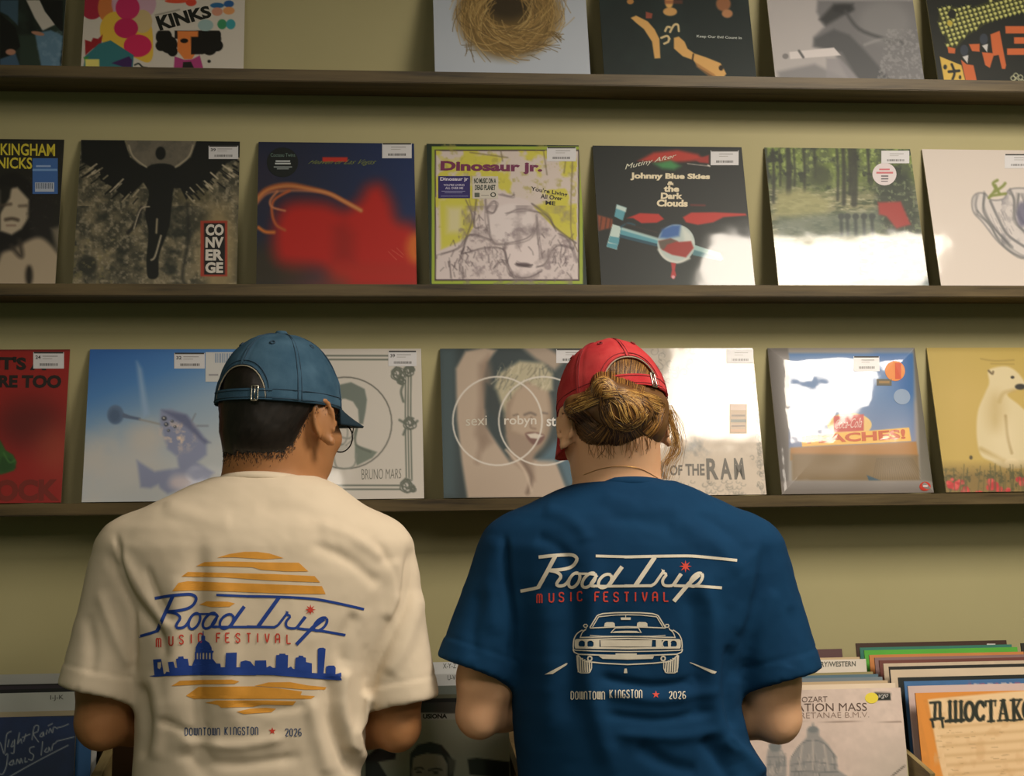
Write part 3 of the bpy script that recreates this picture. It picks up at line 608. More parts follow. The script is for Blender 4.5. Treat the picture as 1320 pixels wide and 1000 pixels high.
def p(c):
    D = (104, 104, 100)
    P0 = [(1068, 330), (1090, 300), (1130, 300), (1160, 330), (1220, 325), (1250, 280), (1330, 275), (1420, 300), (1450, 420), (1400, 600), (1290, 600), (1200, 540), (1120, 440), (1075, 390)]
    c.poly(P0, (196, 190, 176), soft=5, smooth=True); c.st(P0, 6, D, soft=5, a=.8, closed=True); c.mix(c.th(c.nz(14, 8), .45, .7)*inside(c.X, c.Y, catmull(P0, 5, True))*(c.X > 1210), (126, 124, 122), .7)
    r = random.Random(9)
    H = [[(1085, 390), (1150, 450), (1200, 530), (1300, 605), (1360, 600)], [(1130, 300), (1128, 380), (1180, 470), (1260, 560)], [(1160, 330), (1190, 410), (1240, 500), (1320, 560)], [(1250, 285), (1270, 330), (1275, 430), (1330, 490)], [(1290, 300), (1290, 380), (1320, 440)], [(1310, 300), (1330, 370)], [(1090, 305), (1080, 350), (1095, 390)]]
    for q in H:
        for j in range(4): c.st([(x+r.gauss(0, 5), y+r.gauss(0, 5)) for x, y in q], r.uniform(3, 7), r.choice((D, (130, 128, 122), (78, 82, 78))), soft=6, a=.55)
    for j in range(30):
        x, y = r.uniform(1150, 1260), r.uniform(370, 480); c.st([(x, y), (x+12, y+24)], 3, (140, 136, 130), soft=3, a=.6)
    c.el(1310, 400, 26, 60, (88, 88, 106), soft=14, a=.8)
    for q in ([(1150, 320), (1180, 280), (1170, 250), (1190, 235)], [(1180, 290), (1215, 265), (1228, 250)], [(1160, 310), (1230, 300)], [(1180, 260), (1200, 300)]): c.st(q, 13, (120, 130, 62), soft=5)
sleeve('record_sleeve', 'white record sleeve with a pencil-drawn bulb, right end of the middle shelf', 'record', GM, 1, 1.20504, p, (204, 194, 174), (970, 170, 3.771), [],
       [price(((1295, 199), (1335, 217)))], edge=(120, 118, 70))

# ---- lowest shelf
def p(c):
    c.el(160, 480, 170, 130, (110, 22, 18), soft=110, a=.9); c.el(300, 620, 110, 130, (196, 96, 60), soft=100, a=.55); c.rect(-200, 80, 400, 92, (130, 24, 22), soft=6)
    c.poly([(-60, 560), (0, 570), (30, 625), (70, 650), (90, 690), (75, 735), (10, 755), (-60, 760)], (56, 112, 40), soft=8); c.poly([(10, 660), (60, 670), (85, 720), (30, 745), (-20, 740)], (40, 90, 34), soft=10); c.st([(20, 640), (50, 690), (80, 680)], 8, (80, 140, 60), soft=5)
sleeve('record_sleeve', 'red record sleeve with black block lettering, left end of the lowest shelf', 'record', GB, 2, -.86968, p, (178, 34, 26), (0, 430, 4.167),
       [("IT'S A", [(-20, 122), (250, 128), (250, 198), (-22, 194)], (36, 24, 20), dict(bold=.05)), ('RE TOO', [(-6, 222), (332, 222), (328, 294), (-8, 290)], (36, 24, 20), dict(bold=.05)), ('ROCK', [(-110, 785), (320, 780), (318, 898), (-112, 902)], (140, 40, 26), dict(bold=.05))],
       [price(((43, 454), (82.5, 475)), '24')], edge=(190, 130, 110), gain=.62)

def p(c):
    t = np.clip((c.Y-90)/820, 0, 1); s_ = np.clip(t*1.1+np.clip((c.X-480)/900, 0, 1)*.45-.05, 0, 1)
    stops = [(0, (44, 100, 162)), (.3, (74, 128, 178)), (.6, (142, 168, 182)), (1, (184, 190, 182))]
    for k_ in range(3): c.c[...] = np.stack([np.interp(s_, [a for a, _ in stops], [q[j] for _, q in stops]) for j in range(3)], -1)
    c.mix(c.th(c.nz(40, 3), .45, .8)*c.th(c.Y, 400, 600), (196, 190, 172), .6)
    c.el(620, 700, 260, 130, (196, 192, 176), soft=120, a=.7); c.el(780, 560, 90, 80, (200, 192, 172), soft=60, a=.7)
    c.poly([(735, 150), (760, 190), (800, 430), (770, 450), (745, 250)], (150, 178, 198), soft=18, a=.8)
    G_ = (92, 108, 128)
    c.el(620, 435, 44, 52, (92, 116, 140), soft=8); c.el(616, 440, 30, 36, (76, 98, 122), soft=14); c.poly([(660, 425), (700, 440), (755, 452), (755, 466), (690, 456), (655, 450)], G_, soft=5); c.st([(750, 460), (860, 486)], 9, (150, 150, 140), soft=5)
    c.poly([(862, 410), (920, 405), (1010, 440), (1070, 520), (1110, 570), (1110, 650), (1060, 690), (1150, 745), (1100, 800), (900, 860), (860, 830), (850, 810), (810, 830), (755, 825), (735, 680), (830, 740), (960, 720), (950, 660), (900, 620), (860, 480)], (136, 144, 164), soft=14)
    c.mix(c.th(c.nz(9, 8), .5, .7)*np.clip(1-np.hypot((c.X-950)/130, (c.Y-540)/130), 0, 1)*2, (206, 190, 172), .8); c.poly([(870, 410), (1000, 435), (1090, 560), (1130, 585), (1100, 590), (1000, 500)], (92, 100, 126), soft=14, a=.8)
    for x, y, r_ in ((882, 455, 14), (893, 487, 12), (925, 470, 8), (940, 500, 8), (905, 520, 8)): c.el(x, y, r_, r_*.9, (64, 70, 78), soft=5); c.el(x-2, y-2, r_*.35, r_*.35, (200, 196, 180), soft=3)
    c.st([(1030, 470), (1050, 430)], 7, (130, 136, 140), soft=5); c.st([(1060, 495), (1115, 495)], 8, (130, 136, 140), soft=6); c.el(970, 800, 60, 40, (214, 200, 190), soft=30, a=.8)
sleeve('record_sleeve', 'sky blue record sleeve with a drifting fish-like shape, left of the blue cap', 'record', GB, 2, -.51575, p, (120, 150, 176), (0, 430, 4.167), [],
       [price(((224.6, 455), (264, 475)), '32'), ('barcode_sticker', ((265, 454), (306, 492)), (196, 196, 182), [(.3+i*.055, .04, .325+i*.055, .36, (108, 136, 160)) for i in range(12)]+[(.1, .74, .4, .8, (150, 150, 144))])], edge=(160, 164, 120))

def p(c):
    G_ = (96, 104, 88); g2 = (130, 134, 118)
    for y in (192, 212, 862, 882): c.st([(300, y), (1040, y+(2 if y < 500 else 0))], 8, G_, soft=3, smooth=False)
    for x in (1052, 1066, 1080): c.st([(x, 260), (x-2, 520), (x+4, 860)], 7, G_, soft=3)
    c.st([(742+238*math.cos(a), 540+236*math.sin(a)) for a in np.linspace(0, 6.28, 40)], 6, (92, 92, 80), soft=3, smooth=False)
    c.poly([(680, 350), (770, 330), (840, 365), (852, 420), (845, 480), (832, 545), (812, 545), (806, 470), (780, 430), (740, 415), (680, 420)], (108, 118, 104), soft=6); c.st([(806, 545), (790, 610), (745, 655)], 6, (120, 124, 108), soft=4); c.el(705, 590, 30, 26, (150, 152, 138), soft=5, a=.0); c.st([(690, 555), (740, 548)], 8, (110, 116, 100), soft=4)
    c.poly([(790, 650), (905, 690), (880, 720), (800, 760), (790, 720)], (116, 126, 108), soft=6); c.st([(690, 600), (760, 620), (800, 570)], 9, (120, 124, 108), soft=4); c.st([(700, 560), (750, 570), (740, 640), (690, 660)], 7, (120, 124, 108), soft=4); c.st([(680, 700), (700, 770), (780, 765), (800, 700)], 7, g2, soft=4); c.st([(800, 560), (795, 650), (870, 690)], 9, G_, soft=5)
    r = random.Random(12)
    def rose(x, y, R_):
        c.el(x, y, R_, R_, (196, 192, 176))
        for k_ in range(7):
            a = k_*.9; q = R_*(1-k_*.12); c.st([(x+q*math.cos(a+t)*(.9+.2*math.sin(3*t)), y+q*math.sin(a+t)) for t in np.linspace(0, 4.5, 8)], 6, (92, 98, 82), soft=3)
    for x, y, R_ in ((1012, 285, 36), (1066, 272, 28), (1030, 320, 22), (1074, 540, 34), (1060, 862, 38), (1090, 880, 16), (1085, 262, 14)): rose(x, y, R_)
    for q in ([(1040, 340), (1028, 380), (1040, 430)], [(1020, 525), (1045, 540)], [(1095, 545), (1112, 530)], [(1050, 575), (1040, 600)], [(1030, 330), (1010, 320)]): c.st(q, 11, G_, soft=5)
OL = (112, 112, 96)
sleeve('record_sleeve', 'white record sleeve with a drawn circle and rose border, between the caps', 'record', GB, 2, -.17283, p, (200, 194, 174), (260, 410, 4),
       [('BRUNO MARS', [(824, 778), (1030, 776), (1028, 826), (826, 832)], OL, dict(bold=-.012))], [price(((500.5, 452.5), (537, 472)), '39')], edge=(196, 192, 170))

def p(c):
    c.mix(c.th(c.X, 130, 200)*0+1, (38, 54, 54)); c.rect(110, 110, 190, 880, (64, 84, 84), soft=30, a=.7)
    sk, sd, sl_ = (176, 158, 132), (132, 112, 90), (200, 186, 160)
    c.poly([(190, 220), (240, 130), (340, 110), (400, 125), (350, 190), (330, 300), (345, 520), (400, 600), (470, 700), (560, 690), (700, 680), (760, 830), (860, 890), (250, 890), (220, 700), (195, 480)], sk, soft=14)
    c.poly([(310, 200), (360, 150), (380, 250), (340, 480), (380, 600), (330, 640), (290, 560), (310, 400)], sd, soft=26, a=.7); c.poly([(530, 110), (650, 100), (760, 170), (700, 230), (600, 170)], (160, 144, 120), soft=20)
    c.el(560, 450, 130, 220, (150, 130, 104), soft=20); c.poly([(450, 560), (620, 560), (590, 700), (600, 800), (560, 760), (470, 690)], (150, 130, 106), soft=18)
    c.poly([(370, 360), (420, 240), (520, 180), (640, 190), (690, 250), (690, 330), (640, 340), (560, 290), (500, 340), (450, 400), (440, 480), (400, 440)], (176, 168, 132), soft=16)
    r = random.Random(6)
    for i in range(70):
        x, y = r.uniform(400, 690), r.uniform(180, 330); c.st([(x, y), (x+r.uniform(-50, 10), y+r.uniform(20, 60))], 5, r.choice(((110, 106, 84), (204, 196, 160), (140, 134, 106), (80, 84, 74))), soft=4, a=.6)
    c.poly([(560, 290), (660, 340), (670, 430), (640, 560), (560, 570), (480, 540), (470, 430), (500, 340)], (172, 152, 124), soft=16); c.st([(545, 458), (575, 448), (600, 458)], 9, (100, 88, 74), soft=7); c.st([(488, 462), (508, 456)], 8, (116, 102, 84), soft=6); c.st([(640, 448), (662, 452)], 8, (110, 98, 84), soft=6)
    c.poly([(548, 556), (600, 548), (648, 566), (625, 606), (585, 610)], (110, 76, 64), soft=8, smooth=True); c.poly([(556, 558), (600, 552), (642, 566), (610, 582), (575, 578)], (206, 196, 172), soft=6); c.st([(580, 470), (575, 520), (600, 530)], 8, (136, 114, 92), soft=6)
    c.poly([(440, 560), (400, 480), (345, 420), (350, 300), (400, 330), (440, 450)], (40, 52, 50), soft=18); c.poly([(620, 690), (700, 600), (860, 560), (860, 860), (760, 820), (720, 700)], (70, 100, 108), soft=24); c.st([(540, 700), (580, 780), (560, 860)], 16, (110, 90, 72), soft=12); c.st([(450, 640), (540, 740), (580, 850)], 10, (196, 178, 150), soft=8); c.st([(330, 580), (300, 700)], 20, sd, soft=18, a=.6)
    for cx in (405, 642): c.st([(cx+230*math.cos(a), 490+228*math.sin(a)) for a in np.linspace(0, 6.2832, 48)], 8, (212, 206, 186), soft=3, smooth=False)
sleeve('record_sleeve', 'glossy record sleeve with two linked white rings, left of the red cap', 'record', GB, 2, .18060, p, (38, 52, 52), (540, 420, 4),
       [('sexi', [(242, 468), (350, 462), (350, 512), (242, 516)], (196, 190, 166)), ('robyn', [(440, 462), (606, 462), (606, 522), (440, 524)], (206, 198, 176), dict(bold=.012)), ('stential', [(658, 462), (850, 460), (850, 516), (658, 518)], (214, 210, 192), dict(bold=.02))],
       [price(((717, 450), (757, 468)))], edge=(160, 156, 120))

def p(c):
    G_ = (126, 122, 104); g2 = (150, 144, 126)
    r = random.Random(15)
    c.mix(c.th(c.nz(14, 4), .45, .75), (184, 170, 144), .5)
    c.poly([(-60, 40), (320, 40), (300, 130), (200, 260), (150, 420), (-60, 420)], (170, 162, 140), soft=20, a=.8)
    for i in range(60):
        x, y = r.uniform(-40, 310), r.uniform(50, 300)
        if y > 330-x*.5 and x > 150: continue
        R_ = r.uniform(10, 32); a0 = r.uniform(0, 6); c.st([(x+R_*(1-t*.13)*math.cos(a0+t), y+R_*(1-t*.13)*math.sin(a0+t)) for t in np.linspace(0, 5, 9)], 4, r.choice((G_, g2, (108, 106, 92))), soft=3, a=.8)
    for i in range(70):
        y = r.uniform(150, 930); x = 680+ (y-150)*.06+r.gauss(0, 14); R_ = r.uniform(8, 26); a0 = r.uniform(0, 6)
        c.st([(x+R_*(1-t*.13)*math.cos(a0+t)*.7, y+R_*(1-t*.13)*math.sin(a0+t)) for t in np.linspace(0, 5, 9)], 4, r.choice((G_, g2)), soft=3, a=.8)
    c.mix(c.th(c.nz(12, 30), .4, .7)*np.clip(1-np.hypot((c.X-310)/130, (c.Y-640)/120), 0, 1)*1.6, (130, 128, 116), .9)
    for i in range(60):
        x, y = r.uniform(180, 620), r.uniform(860, 945); R_ = r.uniform(8, 20); c.st([(x+R_*math.cos(t), y+R_*.7*math.sin(t)) for t in np.linspace(0, 4, 7)], 4, r.choice((G_, g2)), soft=3, a=.7)
TX = (104, 100, 86)
sleeve('record_sleeve', 'cream engraved record sleeve with grey block lettering, right of the red cap', 'record', GB, 2, .51423, p, (202, 188, 160), (830, 440, 4.765),
       [('YEAR', [(-150, 722), (145, 730), (145, 842), (-150, 842)], TX, dict(bold=.04)), ('OF', [(160, 760), (236, 758), (236, 822), (160, 824)], TX, dict(bold=.03)), ('THE', [(254, 752), (372, 752), (374, 822), (256, 824)], TX, dict(bold=.03)), ('R', [(382, 718), (455, 717), (460, 848), (386, 848)], TX, dict(bold=.03)), ('A', [(470, 717), (528, 716), (542, 848), (470, 848)], TX, dict(bold=.03)), ('M', [(552, 716), (606, 714), (622, 848), (556, 848)], TX, dict(bold=.03))],
       [price(((936.4, 450.5), (971, 468)), None, False), ('hype_sticker', ((940.6, 521), (962.6, 558.6)), (176, 150, 112), [(.04, .02, .96, .2, (200, 176, 150)), (.1, .36, .9, .42, (120, 104, 80)), (.06, .52, .96, .62, (108, 112, 92)), (.1, .72, .9, .77, (120, 100, 76)), (.06, .86, .94, .96, (190, 150, 108))])], edge=(190, 180, 150))

def p(c):
    c.rect(170, 100, 780, 560, (84, 122, 160), soft=10); c.mix(c.th(c.Y, 300, 520)*(c.X > 170)*(c.X < 790)*(c.Y < 560), (140, 142, 158), .7); c.poly([(600, 100), (770, 100), (775, 300), (700, 300)], (56, 102, 156), soft=60, a=.7)
    c.poly([(180, 560), (790, 530), (800, 600), (180, 620)], (168, 122, 66), soft=6); c.poly([(185, 590), (800, 595), (810, 720), (190, 720)], (124, 104, 68), soft=10)
    for i in range(22): c.st([(600+i*8, 610), (580+i*12, 715)], 3, (98, 84, 56), soft=2, a=.8)
    c.el(465, 450, 108, 58, (226, 190, 110)); c.poly([(388, 408), (535, 398), (535, 478), (388, 486)], (190, 74, 62)); c.poly([(232, 505), (755, 462), (765, 528), (235, 556)], (236, 184, 84)); c.poly([(550, 692), (620, 718), (560, 718)], (60, 84, 92))
    c.rect(60, 70, 172, 800, (120, 116, 106), soft=6); c.poly([(780, 70), (800, 400), (810, 720), (900, 800), (900, 70)], (116, 112, 96), soft=8); c.rect(100, 720, 900, 800, (140, 134, 122), soft=8)
RD2 = (196, 92, 44)
sleeve('record_sleeve', 'record in loose clear wrap with a yellow roadside sign under blue sky', 'record', GB, 2, .86094, p, (150, 146, 132), (970, 430, 3.771),
       [('PEACHES!', [(255, 502), (735, 470), (738, 518), (258, 542)], RD2, dict(bold=.04)), ('Coca-Cola', [(396, 425), (528, 415), (528, 462), (396, 470)], (226, 190, 170), dict(italic=.1))],
       [price(((1099, 461), (1132, 480.4))),
        ('fruit_sticker', ((1139, 467), (1165, 493)), (226, 140, 66), [(.5, .1, .8, .9, (206, 84, 44))], [], True), ('small_label', ((1128, 490.5), (1147.5, 499)), (96, 92, 70), [(.15, .3, .85, .7, (150, 120, 70))], []), ('clear_badge', ((1150, 503), (1172, 523)), (140, 160, 176), [], [], True), ('red_dot_sticker', ((1184, 622), (1199, 633)), (190, 60, 44), [(.3, .4, .7, .6, (220, 200, 190))], [], True)],
       mat=puff_m, puff=.009, edge=(130, 126, 110))

def p(c):
    c.mix(c.th(c.X, 850, 1000), (200, 172, 84)); c.mix(c.th(c.Y, 300, 70), (182, 158, 62), .6)
    Wb, Wd = (222, 206, 152), (186, 160, 92)
    c.poly([(1145, 185), (1175, 165), (1240, 160), (1290, 190), (1325, 240), (1320, 262), (1270, 275), (1240, 300), (1300, 350), (1360, 420), (1380, 560), (1370, 640), (1240, 655), (1160, 620), (1110, 590), (1090, 500), (1095, 380), (1130, 290), (1150, 240)], Wb, soft=8, smooth=True)
    c.st([(1148, 180), (1165, 195), (1170, 185)], 9, (110, 92, 56), soft=4); c.el(1302, 258, 26, 14, (40, 38, 30), soft=6); c.el(1264, 212, 9, 7, (44, 40, 30), soft=4); c.st([(1270, 275), (1220, 290), (1200, 330)], 14, Wd, soft=10, a=.7)
    c.st([(1230, 400), (1240, 500), (1260, 580)], 10, (150, 124, 66), soft=7); c.st([(1110, 560), (1190, 600), (1270, 640)], 18, Wd, soft=10, a=.8); c.el(1260, 630, 36, 24, (232, 214, 160), soft=8); c.el(1220, 520, 60, 120, (232, 216, 166), soft=50, a=.5); c.el(1180, 380, 40, 90, Wd, soft=50, a=.5)
    c.mix(c.th(c.Y, 610, 690), (120, 96, 44), .8); c.mix(c.th(c.nz(5, 3), .5, .65)*c.th(c.Y, 640, 680), (76, 74, 34), .8)
    r = random.Random(3)
    for x, y, R_ in ((985, 735, 30), (1178, 735, 34), (1040, 765, 22), (960, 720, 16), (1300, 720, 26), (1100, 772, 18), (1230, 765, 16), (1010, 720, 14), (1350, 740, 24)):
        for k_ in range(5): c.el(x+r.gauss(0, R_*.4), y+r.gauss(0, R_*.3), R_*.6, R_*.5, r.choice(((206, 56, 50), (190, 44, 44), (220, 84, 74))), soft=5)
    for i in range(30): x = r.uniform(930, 1330); c.st([(x, 780), (x+r.gauss(0, 10), r.uniform(630, 700))], 4, (84, 82, 40), soft=3, a=.7)
    c.el(1062, 602, 8, 10, (80, 70, 36), soft=4); c.st([(1110, 122), (1180, 132), (1270, 128)], 6, (150, 128, 50), soft=4, a=.7); c.st([(1160, 146), (1270, 148)], 5, (150, 128, 50), soft=4, a=.6)
sleeve('record_sleeve', 'yellow record sleeve with a pale bear sitting among red flowers', 'record', GB, 2, 1.20207, p, (190, 164, 72), (970, 430, 3.771), [], [], edge=(190, 176, 110), gain=.85)
# ------------------------------------------------------------------ modelling with blended solids
class Field:
    def __init__(s, lo, hi, h):
        s.lo = np.array(lo, float); s.h = h; s.n = np.ceil((np.array(hi)-s.lo)/h).astype(int)+1
        s.f = np.full(s.n, 0.3, np.float32)
        s.ax = [s.lo[i]+h*np.arange(s.n[i]) for i in range(3)]
    def sub(s, lo, hi, pad):
        a = np.maximum(np.floor((np.array(lo)-pad-s.lo)/s.h).astype(int), 0); b = np.minimum(np.ceil((np.array(hi)+pad-s.lo)/s.h).astype(int)+1, s.n)
        if (b <= a).any(): return None, None
        sl = tuple(slice(a[i], b[i]) for i in range(3))
        return sl, np.meshgrid(*[s.ax[i][sl[i]] for i in range(3)], indexing='ij')
    def put(s, d, sl, k, op='u'):
        a = s.f[sl]
        if op == 'u':
            if k > 0:
                t = np.clip(.5+.5*(d-a)/k, 0, 1); s.f[sl] = d*(1-t)+a*t-k*t*(1-t)
            else: s.f[sl] = np.minimum(a, d)
        else:
            d = -d
            if k > 0:
                t = np.clip(.5-.5*(d-a)/k, 0, 1); s.f[sl] = d*(1-t)+a*t+k*t*(1-t)
            else: s.f[sl] = np.maximum(a, d)
    def cap(s, a, b, ra, rb, k=.01, op='u', flat=None):
        a, b = np.array(a, float), np.array(b, float); r = max(ra, rb)
        sl, g = s.sub(np.minimum(a, b)-r, np.maximum(a, b)+r, k+2*s.h)
        if sl is None: return
        u = b-a; L = u@u+1e-12; p = [g[i]-a[i] for i in range(3)]
        t = (p[0]*u[0]+p[1]*u[1]+p[2]*u[2])/L; tc = np.clip(t, 0, 1)
        d = np.sqrt(sum((p[i]-tc*u[i])**2 for i in range(3)))-(ra+(rb-ra)*tc)
        if flat: d = np.maximum(d, (t-1)*math.sqrt(L))       # cut square at b
        s.put(d, sl, k, op)
    def ell(s, c, r, k=.01, op='u', R=None):
        c, r = np.array(c, float), np.array(r, float); m = r.max()
        sl, g = s.sub(c-m, c+m, k+2*s.h)
        if sl is None: return
        p = [g[i]-c[i] for i in range(3)]
        if R is not None:
            R = np.array(R); p = [sum(R[j, i]*p[j] for j in range(3)) for i in range(3)]
        k0 = np.sqrt(sum((p[i]/r[i])**2 for i in range(3))); k1 = np.sqrt(sum((p[i]/r[i]**2)**2 for i in range(3)))+1e-9
        s.put(k0*(k0-1)/k1, sl, k, op)
    def loft(s, T, k=.02, e=2.4, op='u', inset=0.0):
        """rows (z, x left, x right, y centre, half depth)"""
        T = np.array(sorted(map(tuple, T))); z = T[:, 0]; I = lambda c: np.interp(s.ax[2], z, T[:, c])
        Zs = s.ax[2]; x0, x1, yc, b = I(1)+inset, I(2)-inset, I(3), I(4)-inset
        a = np.maximum((x1-x0)/2, .005); cx = (x0+x1)/2; b = np.maximum(b, .005)
        X, Y = s.ax[0][:, None, None], s.ax[1][None, :, None]
        q = (np.abs((X-cx)/a)**e+np.abs((Y-yc)/b)**e)**(1/e)
        d = (q-1)*np.minimum(a, b)*1.0
        d = np.maximum(d, np.maximum(z[0]-Zs, Zs-z[-1]+inset)[None, None, :])
        s.put(d.astype(np.float32), (slice(None),)*3, k, op)
    def mesh(s):
        f = s.f; neg = f < 0; n = np.array(f.shape)-1
        def C(A, d): return A[d[0]:d[0]+n[0], d[1]:d[1]+n[1], d[2]:d[2]+n[2]]
        D = [(i, j, k) for i in (0, 1) for j in (0, 1) for k in (0, 1)]
        cnt = sum(C(neg, d).astype(np.int8) for d in D); act = (cnt > 0) & (cnt < 8)
        idx = np.full(act.shape, -1, np.int64); ii = np.argwhere(act); idx[act] = np.arange(len(ii))
        pos = np.zeros((len(ii), 3)); w_ = np.zeros(len(ii))
        for d in D:
            for ax in range(3):
                if d[ax]: continue
                e = list(d); e[ax] = 1
                fa = f[ii[:, 0]+d[0], ii[:, 1]+d[1], ii[:, 2]+d[2]]; fb = f[ii[:, 0]+e[0], ii[:, 1]+e[1], ii[:, 2]+e[2]]
                m = (fa < 0) != (fb < 0); t = np.where(m, fa/np.where(m, fa-fb, 1), 0)
                q = np.tile(np.array(d, float), (len(ii), 1)); q[:, ax] = t
                pos += q*m[:, None]; w_ += m
        V = s.lo+(ii+pos/w_[:, None])*s.h
        Q = []
        for ax in range(3):
            u, v = (ax+1) % 3, (ax+2) % 3
            sl0 = [slice(None)]*3; sl1 = [slice(None)]*3; sl0[ax] = slice(0, -1); sl1[ax] = slice(1, None)
            for q in (sl0, sl1): q[u] = slice(1, -1); q[v] = slice(1, -1)
            a, b = neg[tuple(sl0)], neg[tuple(sl1)]
            for flip in (0, 1):
                e = np.argwhere((a & ~b) if not flip else (~a & b)); 
                if not len(e): continue
                base = e.copy(); base[:, u] += 1; base[:, v] += 1
                def cell(du, dv):
                    c = base.copy(); c[:, u] -= du; c[:, v] -= dv; return idx[c[:, 0], c[:, 1], c[:, 2]]
                q = np.stack([cell(1, 1), cell(0, 1), cell(0, 0), cell(1, 0)], 1)
                Q.append(q if not flip else q[:, ::-1])
        return V, np.concatenate(Q)
def vnormals(V, Q):
    a = np.cross(V[Q[:, 2]]-V[Q[:, 0]], V[Q[:, 3]]-V[Q[:, 1]]); N = np.zeros_like(V)
    for i in range(4): np.add.at(N, Q[:, i], a)
    return N/(np.linalg.norm(N, axis=1, keepdims=True)+1e-12)
def relax(V, Q, it=2, f=.5):
    n = len(V)
    E = np.concatenate([Q[:, [i, (i+1) % 4]] for i in range(4)]); c = np.bincount(E[:, 0], minlength=n)+np.bincount(E[:, 1], minlength=n)
    for _ in range(it):
        S_ = np.stack([np.bincount(E[:, 0], V[E[:, 1], i], n)+np.bincount(E[:, 1], V[E[:, 0], i], n) for i in range(3)], 1)
        V = V+f*(S_/c[:, None]-V)
    return V

def rotm(yaw, pitch, roll=0):   # local head frame (face +y) to world
    return np.array((Matrix.Rotation(yaw, 3, 'Z') @ Matrix.Rotation(pitch, 3, 'X') @ Matrix.Rotation(roll, 3, 'Y')))
def row(px_l, px_r, py, yc, b):
    l, r = at_y(px_l, py, yc), at_y(px_r, py, yc); return ((l[2]+r[2])/2, l[0], r[0], yc, b)

def hand(F, W, dirf, up, side, curl=.5):
    """palm, four fingers of different lengths and a thumb; W wrist, dirf along the hand, up = back of the hand"""
    d = np.array(dirf, float); d /= np.linalg.norm(d); u = np.array(up, float); u -= d*(u@d); u /= np.linalg.norm(u); s_ = np.cross(d, u)*side
    W = np.array(W, float)
    R = np.stack([d, s_, u], 1)
    F.ell(W+d*.05, (.055, .042, .016), .012, R=R)
    for i, (off, ln) in enumerate(((.031, .070), (.0105, .078), (-.0105, .073), (-.031, .058))):
        k0 = W+d*(.088-.004*abs(i-1))+s_*off; c = curl+.08*i
        d1 = d*math.cos(c)-u*math.sin(c); k1 = k0+d1*ln*.45
        d2 = d*math.cos(2.1*c)-u*math.sin(2.1*c); k2 = k1+d2*ln*.32; d3 = d*math.cos(2.8*c)-u*math.sin(2.8*c)
        F.cap(W+d*.06+s_*off*.8, k0, .011, .0095, .006); F.cap(k0, k1, .0095, .0085, .003); F.cap(k1, k2, .0085, .0078, .003); F.cap(k2, k2+d3*ln*.25, .0078, .007, .003)
    t0 = W+d*.025+s_*.034; t1 = t0+d*.032+s_*.020-u*.012; t2 = t1+d*.030+s_*.004-u*.012
    F.cap(W+d*.01+s_*.012, t0, .014, .0125, .008); F.cap(t0, t1, .0125, .0105, .004); F.cap(t1, t2, .0105, .009, .004)

